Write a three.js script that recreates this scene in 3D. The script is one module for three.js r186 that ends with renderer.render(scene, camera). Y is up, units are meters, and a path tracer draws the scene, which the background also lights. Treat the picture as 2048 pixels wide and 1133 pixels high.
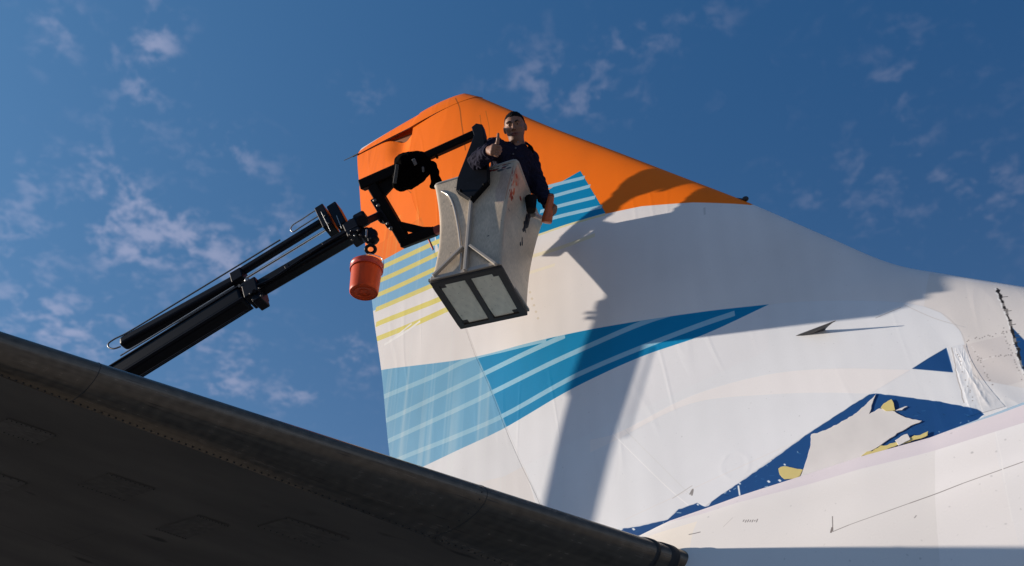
import * as THREE from 'three';
import { mergeGeometries, toCreasedNormals } from 'three/addons/utils/BufferGeometryUtils.js';
import { RoundedBoxGeometry } from 'three/addons/geometries/RoundedBoxGeometry.js';
import { ImprovedNoise } from 'three/addons/math/ImprovedNoise.js';

// ------------------------------------------------------------------ camera, sky, sun, exposure
const V = (x, y, z) => new THREE.Vector3(x, y, z);
const R = Math.PI / 180, EYE = V(0, 1.6, 0), PITCH = 36, FOCAL = 1774;
const scene = new THREE.Scene();
const camera = new THREE.PerspectiveCamera(2 * Math.atan(566.5 / FOCAL) / R, 2048 / 1133, 0.05, 4000);
camera.position.copy(EYE); camera.rotation.x = PITCH * R;
const renderer = new THREE.WebGLRenderer({ antialias: true });
renderer.toneMapping = THREE.LinearToneMapping; renderer.toneMappingExposure = 1.13;
renderer.shadowMap.enabled = true;
const SUN_AZ = -77, SUN_EL = 13.8;
const azimuth = (a, e = 0) => V(Math.sin(a * R) * Math.cos(e * R), Math.sin(e * R), -Math.cos(a * R) * Math.cos(e * R));
const SUN = azimuth(SUN_AZ, SUN_EL);
const sun = new THREE.DirectionalLight(new THREE.Color().setRGB(1, 0.88, 0.75), 5);
sun.position.copy(SUN).multiplyScalar(60).add(V(0, 4, -5)); sun.target.position.set(0, 4, -5);
sun.castShadow = true; sun.shadow.mapSize.set(4096, 4096); sun.shadow.bias = -0.0004;
Object.assign(sun.shadow.camera, { left: -12, right: 12, top: 12, bottom: -12, near: 1, far: 140 });
scene.add(sun, sun.target);

const noiser = new ImprovedNoise();
const n3 = (x, y, z) => noiser.noise(x, y, z);
const fbm = (x, y, z, o = 4) => { let s = 0, a = 0.5; for (let i = 0; i < o; i++) { s += a * n3(x, y, z); x = x * 2.03 + 7.1; y = y * 2.03 + 3.7; z = z * 2.03 + 1.3; a *= 0.5; } return s; };
const sm = (x, a, b) => { const t = Math.min(1, Math.max(0, (x - a) / (b - a))); return t * t * (3 - 2 * t); };
const mix = (a, b, t) => a + (b - a) * t;
let seed = 7; const rnd = () => { seed = (seed * 1664525 + 1013904223) >>> 0; return seed / 4294967296; };

// pixel of the photograph (2048 x 1133) -> direction
const cr = V(1, 0, 0), cu = V(0, Math.cos(PITCH * R), Math.sin(PITCH * R)), cf = V(0, Math.sin(PITCH * R), -Math.cos(PITCH * R));
const ray = (x, y) => V(0, 0, 0).addScaledVector(cr, x - 1024).addScaledVector(cu, 566.5 - y).addScaledVector(cf, FOCAL);

{ // sky: blue air brighter towards the sun and the horizon, thin wisps of high cloud on a sheet
  const W = 4096, H = 2048, data = new Float32Array(W * H * 4);
  const HIGH = 17;
  const banks = [ // centres of the cloud drifts (azimuth, elevation), widths along and across, tilt, strength
    [300, 110, 45, 110, 20, 1.0], [110, 60, 60, 60, 0, 0.55], [230, 420, 55, 130, -15, 0.75], [460, 310, 110, 60, 20, 0.6], [380, 470, 130, 45, 35, 0.95], [270, 490, 70, 45, 20, 0.8], [120, 650, 120, 60, 20, 0.9], [460, 700, 60, 100, -25, 0.7], [590, 790, 40, 22, 0, 0.9], [440, 780, 45, 25, 0, 0.6],
    [550, 470, 120, 70, -20, 0.6], [720, 700, 60, 60, 0, 0.75], [60, 370, 60, 70, 0, 0.4], [1080, 160, 110, 90, 0, 0.5], [730, 190, 60, 40, 0, 0.5], [1260, 90, 80, 60, -30, 0.45], [1400, 40, 60, 40, 0, 0.35], [1780, 150, 50, 90, 10, 0.3], [1800, 340, 120, 60, 10, 0.35], [2000, 400, 80, 60, 0, 0.4], [1680, 420, 150, 40, 20, 0.3], [1200, 210, 150, 40, 0, 0.3], [30, 480, 70, 60, 30, 0.5]];
  for (const b of banks) { const d = ray(b[0], b[1]).normalize(); b.dir = d; b.ex = ray(b[0] + 1, b[1]).normalize().sub(d).normalize(); b.ey = ray(b[0], b[1] + 1).normalize().sub(d).normalize(); b.k = FOCAL * 1.0; }
  for (let j = 0; j < H; j++) {
    const up = ((j + 0.5) / H - 0.5) * Math.PI, y = Math.sin(up), c = Math.cos(up), el = up / R;
    for (let i = 0; i < W; i++) {
      const ro = ((i + 0.5) / W - 0.5) * 2 * Math.PI, x = Math.cos(ro) * c, z = Math.sin(ro) * c, o = (j * W + i) * 4;
      data[o + 3] = 1;
      if (y < -0.02) { data[o] = 0.12; data[o + 1] = 0.14; data[o + 2] = 0.17; continue; }
      const g = Math.acos(Math.min(1, Math.max(-1, x * SUN.x + y * SUN.y + z * SUN.z))) / R;
      const a = Math.exp(-Math.max(g, 12) / 35), h = Math.exp(-Math.max(el, 0) / 16);
      let r = 0.185 * a + 0.17 * h, gg = 0.040 + 0.39 * a + 0.24 * h, b = 0.140 + 0.64 * a + 0.32 * h; const hz = Math.exp(-Math.max(el, 0) / 6.5); r += 0.30 * hz; gg += 0.28 * hz; b += 0.26 * hz;
      if (y > 0.06) {
        const k = 1 / (y + 0.12), px = x * k * HIGH, pz = z * k * HIGH;
        let band = 0.02 + 0.12 * n3(px * 0.07 + 3, 1.7, pz * 0.07);
        for (const q of banks) {
          const dot = x * q.dir.x + y * q.dir.y + z * q.dir.z; if (dot < 0.9) continue;
          const dx = (x * q.ex.x + y * q.ex.y + z * q.ex.z) / dot * q.k, dy = (x * q.ey.x + y * q.ey.y + z * q.ey.z) / dot * q.k, ca = Math.cos(q[4] * R), sa = Math.sin(q[4] * R);
          const s = (dx * ca + dy * sa) / q[2], t = (-dx * sa + dy * ca) / q[3], e = s * s + t * t;
          if (e < 6) band += q[5] * 0.55 * Math.exp(-e * 0.9);
        }
        if (band > 0.02) {
          const wx = fbm(px * 0.8, 5.2, pz * 0.8, 2) * 0.35, wz = fbm(px * 0.8 + 31, 8.2, pz * 0.8, 2) * 0.35;
          const f = fbm((px + wx) * 1.5, 0.3, (pz + wz) * 1.5, 7) + 0.5 * fbm((px + wx) * 4.3 + 9, 2.3, (pz + wz) * 4.3, 6);
          const m = sm(f * 1.25 + 0.75 * Math.min(0.8, band), 0.05, 0.95) * Math.min(1, band * 1.8 + 0.02) * 0.66;
          const cl = 0.55 + 1.3 * a;
          r = mix(r, 0.39 * cl, m); gg = mix(gg, 0.42 * cl, m); b = mix(b, 0.60 * cl, m);
        }
      }
      data[o] = r; data[o + 1] = gg; data[o + 2] = b;
    }
  }
  const sky = new THREE.DataTexture(data, W, H, THREE.RGBAFormat, THREE.FloatType);
  sky.mapping = THREE.EquirectangularReflectionMapping; sky.magFilter = sky.minFilter = THREE.LinearFilter; sky.needsUpdate = true;
  scene.background = sky; scene.environment = sky;
}

// ------------------------------------------------------------------ helpers
const taken = {};
const numbered = (n) => { taken[n] = (taken[n] ?? -1) + 1; return taken[n] ? n + '_' + String(taken[n]).padStart(3, '0') : n; };
function thing(name, label, category, at = V(0, 0, 0), turn = 0) {
  const o = new THREE.Group(); o.name = numbered(name); o.position.copy(at); o.rotation.y = turn; o.userData = { label, category }; scene.add(o); o.updateMatrixWorld(); return o;
}
// geometries are given in world places when world is true; they are moved into the parent's space
function obj(name, geos, mat, parent, world = true) {
  const list = [].concat(geos).map((g) => (g.index ? g.toNonIndexed() : g));
  const keep = list.every((g) => g.attributes.uv), col = list.every((g) => g.attributes.color);
  for (const g of list) for (const k of Object.keys(g.attributes)) if (!(k === 'position' || k === 'normal' || (k === 'uv' && keep) || (k === 'color' && col))) g.deleteAttribute(k);
  const g = list.length > 1 ? mergeGeometries(list) : list[0];
  if (world) { parent.updateWorldMatrix(true, false); g.applyMatrix4(parent.matrixWorld.clone().invert()); }
  const m = new THREE.Mesh(g, mat); m.name = name; m.castShadow = m.receiveShadow = true; parent.add(m); return m;
}
const hit = (x, y, p0, n) => { const d = ray(x, y); return EYE.clone().addScaledVector(d, p0.clone().sub(EYE).dot(n) / d.dot(n)); };   // pixel on a plane
const atHeight = (x, y, h) => hit(x, y, V(0, h, 0), V(0, 1, 0));
const scaleAt = (p) => p.clone().sub(EYE).dot(cf) / FOCAL;                     // metres per photograph pixel there
// box between two points, w across (along side), d deep
function bar(a, b, w, d, side, rad = 0.006) {
  const ax = b.clone().sub(a), L = ax.length(); ax.normalize();
  const s = side.clone().addScaledVector(ax, -side.dot(ax)).normalize(), t = ax.clone().cross(s);
  const g = rad > 0 ? new RoundedBoxGeometry(L, w, d, 2, Math.min(rad, w * 0.45, d * 0.45)) : new THREE.BoxGeometry(L, w, d);
  return g.applyMatrix4(new THREE.Matrix4().makeBasis(ax, s, t).setPosition(a.clone().lerp(b, 0.5)));
}
function rod(a, b, r, r2 = r, seg = 18) {
  const ax = b.clone().sub(a), L = ax.length();
  return new THREE.CylinderGeometry(r2, r, L, seg, 1).applyQuaternion(new THREE.Quaternion().setFromUnitVectors(V(0, 1, 0), ax.normalize())).translate(...a.clone().lerp(b, 0.5).toArray());
}
const wire = (pts, r, n = 60, closed = false) => new THREE.TubeGeometry(new THREE.CatmullRomCurve3(pts, closed, 'centripetal'), n, r, 8, closed);
const ball = (p, r, sx = 1, sy = 1, sz = 1) => new THREE.SphereGeometry(r, 20, 14).scale(sx, sy, sz).translate(p.x, p.y, p.z);
// flat plate cut to a pixel outline on a plane
function plate(pix, holes, p0, n, thick, bevel = 0.003) {
  n = n.clone().normalize(); if (n.dot(EYE.clone().sub(p0)) < 0) n.negate();
  const e1 = V(0, 1, 0).cross(n).normalize(), e2 = n.clone().cross(e1), to2 = ([x, y]) => { const q = hit(x, y, p0, n).sub(p0); return new THREE.Vector2(q.dot(e1), q.dot(e2)); };
  const s = new THREE.Shape(pix.map(to2)); for (const h of holes) s.holes.push(new THREE.Path(h.map(to2)));
  const g = new THREE.ExtrudeGeometry(s, { depth: thick, bevelEnabled: bevel > 0, bevelThickness: bevel, bevelSize: bevel * 0.8, bevelSegments: 2 });
  return g.translate(0, 0, -thick / 2).applyMatrix4(new THREE.Matrix4().makeBasis(e1, e2, n).setPosition(p0));
}
// grid of points -> surface; uv from uvOf or the grid
function sheet(rows, uvOf, closeU = false) {
  const nr = rows.length, nc = rows[0].length, pos = [], uv = [], idx = [];
  rows.forEach((r, j) => r.forEach((p, i) => { pos.push(p.x, p.y, p.z); const q = uvOf ? uvOf(p, i, j) : [i / (nc - 1), j / (nr - 1)]; uv.push(q[0], q[1]); }));
  for (let j = 0; j < nr - 1; j++) for (let i = 0; i < nc - 1; i++) { const a = j * nc + i, b = a + 1, c = a + nc, d = c + 1; idx.push(a, b, d, a, d, c); }
  const g = new THREE.BufferGeometry(); g.setAttribute('position', new THREE.Float32BufferAttribute(pos, 3)); g.setAttribute('uv', new THREE.Float32BufferAttribute(uv, 2)); g.setIndex(idx); g.computeVertexNormals();
  if (closeU) { const N = g.attributes.normal; for (let j = 0; j < nr; j++) { const a = j * nc, b = a + nc - 1, v = V(N.getX(a) + N.getX(b), N.getY(a) + N.getY(b), N.getZ(a) + N.getZ(b)).normalize(); N.setXYZ(a, v.x, v.y, v.z); N.setXYZ(b, v.x, v.y, v.z); } }
  return g;
}
const rgb = (r, g, b) => new THREE.Color().setRGB(r, g, b);
const std = (c, rough, metal = 0, extra = {}) => new THREE.MeshStandardMaterial({ color: c, roughness: rough, metalness: metal, side: THREE.DoubleSide, ...extra });
function canvasTex(cv, srgb = true) { const t = new THREE.CanvasTexture(cv); if (srgb) t.colorSpace = THREE.SRGBColorSpace; t.wrapS = t.wrapT = THREE.RepeatWrapping; t.anisotropy = 8; return t; }
// grain of a surface: mottled grey texture around white, tiled
function grainTex(size, fn) {
  const d = new Uint8Array(size * size * 4);
  for (let y = 0; y < size; y++) for (let x = 0; x < size; x++) { const c = fn(x / size, y / size), o = (y * size + x) * 4; d[o] = c[0] * 255; d[o + 1] = c[1] * 255; d[o + 2] = c[2] * 255; d[o + 3] = 255; }
  const t = new THREE.DataTexture(d, size, size, THREE.RGBAFormat); t.wrapS = t.wrapT = THREE.MirroredRepeatWrapping; t.magFilter = t.minFilter = THREE.LinearFilter; t.colorSpace = THREE.SRGBColorSpace; t.needsUpdate = true; return t;
}
const clamp1 = (v) => Math.min(1, Math.max(0, v));

// ------------------------------------------------------------------ ground
{
  const tex = grainTex(512, (x, y) => { const v = 0.60 + 0.10 * fbm(x * 6, y * 6, 1) + 0.12 * n3(x * 90, y * 90, 3); return [v, v * 0.97, v * 0.93].map(clamp1); }); tex.repeat.set(400, 400);
  const g = new THREE.PlaneGeometry(4000, 4000).rotateX(-Math.PI / 2), m = new THREE.Mesh(g, std(rgb(1, 0.98, 0.94), 0.95, 0, { map: tex }));
  m.name = 'ground'; m.receiveShadow = true; m.userData = { kind: 'structure', label: 'grey concrete apron under the parked airplane', category: 'ground' }; scene.add(m);
}

// ------------------------------------------------------------------ airplane tail
// local axes: x forward along the fuselage, y up, z out of the starboard side; z = 0 is the starboard face of the fin
const FIN_AZ = 36, FIN_D = 4.63, FN = azimuth(FIN_AZ);
const plane = thing('airplane', 'white airplane tail with orange tip and blue striped vertical fin', 'airplane', FN.clone().multiplyScalar(FIN_D), -FIN_AZ * R);
const toLocal = plane.matrixWorld.clone().invert();
const FL = (x, y, w = 0) => hit(x, y, FN.clone().multiplyScalar(FIN_D - w), FN).applyMatrix4(toLocal);        // pixel on a plane parallel to the fin, in airplane space
const WC = -0.125;
const keys = [ // bottom to top: trailing edge, rudder hinge, leading edge
  [812, 1135, 1112, 1105, 2330, 900], [796, 1010, 1078, 1005, 2330, 640], [779, 912, 1040, 925, 2150, 593], [773, 857, 1012, 860, 2000, 567], [763, 749, 975, 765, 1900, 551], [755, 690, 950, 710, 1790, 530], [749, 650, 930, 655, 1650, 472],
  [741, 580, 905, 600, 1500, 407], [729, 480, 866, 500, 1350, 349], [722, 425, 845, 452, 1220, 299], [718, 370, 822, 385, 1100, 254], [715, 335, 817, 320, 1020, 220], [714, 312, 826, 256, 965, 197]];
const curve = (k, w) => new THREE.CatmullRomCurve3(keys.map((q) => FL(q[k], q[k + 1], w)), false, 'centripetal');
const cTE = curve(0, -0.11), cH = curve(2, -0.03), cLE = curve(4, WC), NK = keys.length - 1;
const rowAt = (c, s) => c.getPoint(s / NK);
// canvas of the livery, in metres along and up
const U0 = FL(690, 300).x - 0.25, U1 = FL(2330, 700).x + 0.1, Y0 = FL(1112, 1135).y - 0.25, Y1 = FL(930, 187).y + 0.2;
const SIZE = 2048, KX = SIZE / (U1 - U0), KY = SIZE / (Y1 - Y0);
const finUV = (p) => [(p.x - U0) / (U1 - U0), (p.y - Y0) / (Y1 - Y0)];
const cvs = (w = SIZE, h = w) => { const c = document.createElement('canvas'); c.width = w; c.height = h; return c; };
const finCv = cvs(), fx = finCv.getContext('2d'), bumpCv = cvs(), bx = bumpCv.getContext('2d');
const C2 = ([x, y], w = 0) => { const p = FL(x, y, w); return [(p.x - U0) * KX, (Y1 - p.y) * KY]; };
const ragged = (pts, amp, step = 5) => { const o = []; pts.forEach((p, i) => { const n = pts[(i + 1) % pts.length], L = Math.hypot(n[0] - p[0], n[1] - p[1]), k = Math.max(1, Math.round(L / step)); for (let j = 0; j < k; j++) { const t = j / k; o.push([mix(p[0], n[0], t) + (rnd() - 0.5) * amp, mix(p[1], n[1], t) + (rnd() - 0.5) * amp]); } }); return o; };
const poly = (ctx, pts, fill, smooth = false) => { const q = pts.map((p) => C2(p)); ctx.beginPath(); q.forEach(([x, y], i) => (i ? ctx.lineTo(x, y) : ctx.moveTo(x, y))); ctx.closePath(); ctx.fillStyle = fill; ctx.fill(); };
const band = (ctx, pts, px, color, smoothLine = true) => { // stroke of a width given in photograph pixels
  const q = smoothLine && pts.length > 2 ? new THREE.CatmullRomCurve3(pts.map(([x, y]) => V(x, y, 0)), false, 'centripetal').getPoints(40).map((v) => [v.x, v.y]) : pts;
  const c = q.map((p) => C2(p)); const a = q[Math.floor(q.length / 2)], k = (Math.hypot(C2([a[0], a[1] + 10])[0] - C2(a)[0], C2([a[0], a[1] + 10])[1] - C2(a)[1])) / 10;
  ctx.beginPath(); c.forEach(([x, y], i) => (i ? ctx.lineTo(x, y) : ctx.moveTo(x, y))); ctx.lineWidth = px * k; ctx.strokeStyle = color; ctx.lineJoin = 'round'; ctx.stroke();
};
const smooth = (pts, n = 24) => new THREE.CatmullRomCurve3(pts.map(([x, y]) => V(x, y, 0)), false, 'centripetal').getPoints(n).map((v) => [v.x, v.y]);
const FUSE = [[1100, 1150], [1200, 1106], [1281, 1072], [1337, 1044], [1412, 1018], [1482, 992], [1618, 948], [1721, 914], [1860, 876], [2048, 805], [2300, 712], [2620, 596]];
{
  const WHITE = '#e4e0de', ORANGE = '#fd770a', BLUE = '#0083b4', PALE = '#8fbfd6', DEEP = '#1d4a80', YEL = '#ddd07a';
  fx.fillStyle = WHITE; fx.fillRect(0, 0, SIZE, SIZE);
  // the lower, cooler sheet of white film with its curved upper edge
  const film = smooth([[1100, 760], [1300, 690], [1535, 611], [1640, 601], [1740, 599], [1820, 604], [1880, 622], [1920, 660], [1940, 720], [1955, 790], [1975, 850]], 80);
  poly(fx, [...film, [1100, 1120], [1050, 950], [1010, 860]], '#e2e3e5');
  // bare grey primer at the root of the dorsal fin
  poly(fx, [[1852, 530], [1900, 545], [2340, 600], [2340, 900], [1975, 850], [1955, 790], [1940, 720], [1920, 660], [1880, 622], [1846, 609]], '#e0dad5');
  poly(fx, [[1925, 690], [2010, 668], [2048, 760], [1975, 780]], '#d8d1cd');
  poly(fx, [[1935, 755], [2048, 775], [2330, 800], [2330, 900], [1975, 850]], '#e2e0df');
  // orange top
  const ob = [[700, 537], [752, 512], [805, 489], [950, 425], [1085, 386], [1157, 338], [1210, 427], [1280, 410], [1380, 398], [1490, 395]];
  poly(fx, [...ob, [1560, 330], [1300, 120], [900, 80], [600, 250], [640, 500]], ORANGE);
  // left blue field with yellow stripes (on the rudder, sun-bleached)
  poly(fx, [[700, 540], [752, 512], [806, 488], [866, 463], [866, 500], [885, 557], [740, 608], [700, 620]], '#7fb2d4');
  poly(fx, [[866, 463], [1000, 405], [1000, 520], [885, 557]], '#4fa3cc');
  for (const l of [[[740, 529], [765, 520], [855, 487], [960, 450]], [[740, 553], [767, 544], [871, 505], [960, 470]], [[740, 580], [775, 568], [866, 534], [960, 500]], [[735, 609], [744, 606], [862, 565], [970, 528]]]) band(fx, l, 9, YEL);
  for (const l of [[[735, 639], [749, 634], [885, 590], [960, 562]], [[735, 668], [751, 663], [820, 640], [893, 613]]]) band(fx, l, 10, '#dfd272');
  band(fx, [[752, 680], [800, 655], [830, 636]], 4, '#f1efec'); band(fx, [[760, 676], [812, 640]], 3, '#efede9');
  // blue square beside the basket
  poly(fx, [[1060, 402], [1085, 387], [1157, 338], [1210, 425], [1150, 444], [1060, 474]], BLUE);
  for (const l of [[[1090, 374], [1114, 367], [1166, 352]], [[1080, 400], [1100, 394], [1178, 370]], [[1080, 424], [1108, 415], [1189, 393]], [[1080, 445], [1108, 436], [1203, 412]]]) band(fx, l, 7, '#9cc6da');
  band(fx, [[1050, 479], [1078, 470], [1130, 452], [1210, 428]], 4, '#e3d9ac'); band(fx, [[1040, 521], [1065, 513], [1120, 496], [1190, 470]], 7, '#e6dfc4'); band(fx, [[1040, 552], [1110, 530]], 6, '#e9e4d6');
  // the swoosh
  const top = smooth([[740, 731], [765, 728], [940, 712], [1080, 681], [1200, 656], [1400, 625], [1538, 609]], 50), bot = smooth([[1538, 609], [1470, 642], [1400, 673], [1280, 715], [1150, 775], [1005, 853], [900, 897], [800, 939], [740, 962]], 60);
  poly(fx, [...top, ...bot], BLUE);
  fx.save(); // the part of it that lies on the rudder has faded
  fx.beginPath(); [[700, 600], [912, 600], [930, 655], [950, 710], [975, 765], [1012, 860], [1040, 925], [1060, 1000], [700, 1000]].map((p) => C2(p)).forEach(([x, y], i) => (i ? fx.lineTo(x, y) : fx.moveTo(x, y))); fx.clip();
  poly(fx, [...top, ...bot], '#66a6ca'); fx.restore();
  fx.save(); fx.beginPath(); [...top, ...bot].map((p) => C2(p)).forEach(([x, y], i) => (i ? fx.lineTo(x, y) : fx.moveTo(x, y))); fx.clip();
  for (const l of [[[740, 787], [763, 779], [860, 745], [941, 712], [1010, 697], [1093, 679]], [[740, 837], [771, 825], [870, 784], [958, 747], [1072, 697], [1130, 672]], [[740, 880], [780, 864], [880, 824], [976, 784], [1150, 705], [1289, 645], [1345, 627]], [[750, 922], [793, 905], [900, 868], [1002, 829], [1158, 749], [1280, 697], [1400, 651], [1470, 627]]]) band(fx, l, 10, PALE);
  fx.restore();
  poly(fx, [...bot, [740, 1000], [1000, 950], [1538, 700]], '#e2e2e4');
  // pale sweep across the lower film
  const up1 = smooth([[1180, 880], [1231, 868], [1382, 793], [1534, 750], [1661, 738], [1822, 740]], 40), lo1 = smooth([[1741, 788], [1660, 786], [1534, 790], [1382, 808], [1226, 884], [1180, 905]], 40);
  poly(fx, [...up1, ...lo1], '#ebe7e5');
  band(fx, [[1225, 868], [1340, 980], [1400, 1030]], 1.5, '#f3f2f1'); band(fx, [[1250, 860], [1380, 990]], 1.2, '#dcdcdb');
  band(fx, [[1250, 1040], [1480, 935], [1600, 880]], 1.3, '#e2dfdd');
  // torn film: blue underneath, flap, yellow and white scraps
  const fl = FUSE.filter((p) => p[0] > 1220 && p[0] < 2000).map(([x, y]) => [x, y + 40]).reverse();
  const torn = ragged([[1225, 1061], [1280, 1053], [1337, 1040], [1350, 1028], [1357, 1020], [1395, 1007], [1404, 1012], [1411, 1014], [1418, 1013], [1424, 1004], [1437, 995], [1478, 967], [1540, 925], [1617, 868], [1680, 827], [1739, 790], [1754, 788], [1820, 796], [1888, 805], [1954, 818], [1969, 828], ...fl], 1.4, 8);
  poly(fx, torn, DEEP);
  for (let i = 0; i < 260; i++) { const x = 1240 + rnd() * 720, y0 = 1062 - (x - 1230) * 0.36 + (rnd() - 0.4) * 90, c = fx.getImageData(...C2([x, y0]).map(Math.round), 1, 1).data; if (c[2] < c[0] + 40) continue; const l = 2 + rnd() * 9, an = rnd() * 6.3; band(fx, [[x, y0], [x + Math.cos(an) * l, y0 + Math.sin(an) * l * 0.5]], 0.5 + rnd() * 1.1, rnd() < 0.5 ? '#2f6396' : rnd() < 0.6 ? '#163c6b' : '#9fb6c8', false); }
  poly(fx, [[1825, 738], [1858, 716], [1893, 695], [1900, 718], [1907, 745], [1860, 741]], DEEP);
  for (const [x, y, r] of [[1560, 962, 4], [1538, 964, 4], [1240, 1058, 6], [1267, 1059, 4], [1396, 1010, 3], [1480, 968, 3], [1570, 930, 3], [1460, 983, 2]]) poly(fx, [[x - r, y - 1], [x, y - r * 0.7], [x + r, y + 1], [x, y + r * 0.7]], '#dfe3e6');
  band(fx, [[1477, 972], [1480, 992]], 3, '#e4e6e4'); band(fx, [[1792, 822], [1815, 814]], 3, '#dfe3e6');
  // blue fuselage paint seen past the torn edge at the right
  poly(fx, [[2020, 648], [2036, 665], [2060, 690], [2200, 720], [2200, 780], [2048, 748], [2032, 700]], DEEP);
  // joints, hinge line dirt, marks
  { const cl = [[1989, 564], [1994, 580], [2004, 604], [2012, 626], [2022, 655], [2036, 700], [2050, 745], [2070, 790]], jag = ragged(cl, 5, 5).slice(0, 46); // split in the skin, its lips bent
    for (let i = 0; i < jag.length - 1; i++) { const [x, y] = jag[i], [x2, y2] = jag[i + 1]; if (y2 < y - 3) continue; band(fx, [[x, y], [x2, y2]], 1.5 + rnd() * 4.5, rnd() < 0.78 ? '#2c2a2a' : '#8c8783', false); if (rnd() < 0.45) band(fx, [[x - 4, y], [x2 - 4, y2]], 1 + rnd() * 2, '#f0eeea', false); if (rnd() < 0.25) band(fx, [[x, y], [x + 8 + rnd() * 8, y - 2]], 1, '#5d5856', false); } }
  band(fx, ragged([[1904, 695], [1912, 740], [1930, 812]], 2, 6).slice(0, 20), 1.2, '#a8a29e', false);
  band(fx, [[1806, 606], [1868, 634], [1930, 652]], 1.0, '#cdc9c6'); band(fx, [[1750, 635], [1800, 612]], 1.5, '#b6b2b1');
  for (const l of [[[1935, 680], [2018, 660]], [[1950, 720], [2030, 705]], [[1945, 690], [1985, 770]], [[2005, 655], [2042, 755]], [[1912, 700], [1945, 800]]]) for (let i = 0; i < 22; i++) { const t = i / 21, x = mix(l[0][0], l[1][0], t) + (rnd() - 0.5) * 5, y = mix(l[0][1], l[1][1], t) + (rnd() - 0.5) * 5; poly(fx, [[x - 1.6, y], [x, y - 1.4], [x + 1.6, y], [x, y + 1.4]], rnd() < 0.6 ? '#98918d' : '#e6e2df'); }
  band(fx, [[818, 383], [800, 366], [783, 350]], 1.5, '#c4620c'); band(fx, [[905, 190], [915, 210], [921, 245], [930, 300]], 1.6, '#b75c10'); band(fx, [[965, 215], [975, 260], [968, 330]], 1, '#d06c10');
  band(fx, [[955, 225], [960, 255]], 1, '#c7670f'); band(fx, [[1403, 408], [1405, 424]], 3, '#cfccca');
  for (let i = 0; i < 5; i++) { const p = [1060 + i * 4, 585 + i * 13]; poly(fx, [[p[0] - 3, p[1]], [p[0], p[1] - 3], [p[0] + 3, p[1]], [p[0], p[1] + 3]], '#d6cdbf'); }
  band(fx, [[1380, 990], [1386, 980], [1384, 992]], 3, '#8b8785'); band(fx, [[1345, 998], [1385, 972]], 1.4, '#c3bfbc');
  // grain, streaks running down the rudder, scuffs
  const im = fx.getImageData(0, 0, SIZE, SIZE), d = im.data;
  const hin = keys.map((q) => FL(q[2], q[3])).map((p) => [p.y, p.x]), hingeAt = (y) => { for (let i = 0; i < hin.length - 1; i++) if (y <= hin[i + 1][0]) return mix(hin[i][1], hin[i + 1][1], (y - hin[i][0]) / (hin[i + 1][0] - hin[i][0])); return hin[hin.length - 1][1]; };
  for (let j = 0; j < SIZE; j++) {
    const y = Y1 - j / KY, hx = hingeAt(y);
    for (let i = 0; i < SIZE; i++) {
      const x = U0 + i / KX, o = (j * SIZE + i) * 4, rud = x < hx;
      const slant = x - (y - 5) * 0.06;
      let k = (rud && y < 7 ? 0.945 : 1) + 0.06 * fbm(x * 1.1, y * 1.1, 2, 5) + 0.02 * n3(x * 9, y * 1.1, 8) + 0.03 * n3(x * 130, y * 130, 5) * n3(x * 30, y * 30, 1);
      if (rud && y < 7.2) { const st = n3(slant * 14, y * 0.35, 9) * 0.7 + n3(slant * 34, y * 0.6, 4) * 0.4; if (st > 0.05) { const w = Math.min(0.30, (st - 0.05) * 0.75); d[o] = mix(d[o], 225, w); d[o + 1] = mix(d[o + 1], 228, w); d[o + 2] = mix(d[o + 2], 228, w); } }
      if (rud && y > 7) k -= 0.10 * sm(n3(slant * 9, y * 1.6, 7), 0.1, 0.6);
      const sp = n3(x * 60, y * 60, 11); if (sp > 0.62) k *= 1 - (sp - 0.62) * 0.5;
      d[o] *= k; d[o + 1] *= k; d[o + 2] *= k;
    }
  }
  fx.putImageData(im, 0, 0);
  // relief: film edges, wrinkles, rivets, patched skin
  bx.fillStyle = '#808080'; bx.fillRect(0, 0, SIZE, SIZE);
  poly(bx, [...film, [1100, 1120], [1050, 950], [1010, 860]], '#868686'); poly(bx, [...up1, ...lo1], '#8c8c8c');
  poly(bx, [[1225, 1061], [1337, 1040], [1357, 1020], [1395, 1007], [1411, 1014], [1437, 995], [1478, 967], [1617, 868], [1739, 790], [1754, 788], [1888, 805], [1954, 818], [1969, 828], ...fl], '#747474');
  poly(bx, [[1825, 738], [1893, 695], [1907, 745]], '#747474');
  const bim = bx.getImageData(0, 0, SIZE, SIZE), bd = bim.data, wr = FL(1955, 770), wr2 = FL(1960, 820), ring = FL(1470, 930);
  for (let j = 0; j < SIZE; j++) for (let i = 0; i < SIZE; i++) {
    const x = U0 + i / KX, y = Y1 - j / KY, o = (j * SIZE + i) * 4;
    const cr2 = Math.hypot(x - ring.x, (y - ring.y) * 1.1); bd[o] += 16 * Math.exp(-(((cr2 - 0.085) / 0.016) ** 2)) * (0.4 + 0.6 * n3(x * 12, y * 12, 4)) + 9 * Math.max(0, 1 - Math.abs(n3(x * 5 + 0.25 * y, y * 0.8, 12)) * 9) * sm(n3(x * 0.8, y * 0.8, 3), -0.05, 0.3);
    const q = Math.exp(-(((x - wr.x) / 0.14) ** 2 + ((y - wr.y) / 0.3) ** 2)) + Math.exp(-(((x - wr2.x - 0.25) / 0.3) ** 2 + ((y - wr2.y) / 0.1) ** 2));
    bd[o] += 7 * fbm(x * 2.2, y * 2.2, 8, 4) + 4 * Math.sin((x * 3 + y * 0.4) * 3 + 3 * n3(x, y, 2)) * n3(x * 1.3, y * 0.8, 6) + q * 110 * (1 - 2 * Math.abs(n3(x * 7 + y * 2.6 + fbm(x * 2, y * 2, 4, 2), y * 2.4, 1.5))) * 0.6;
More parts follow.
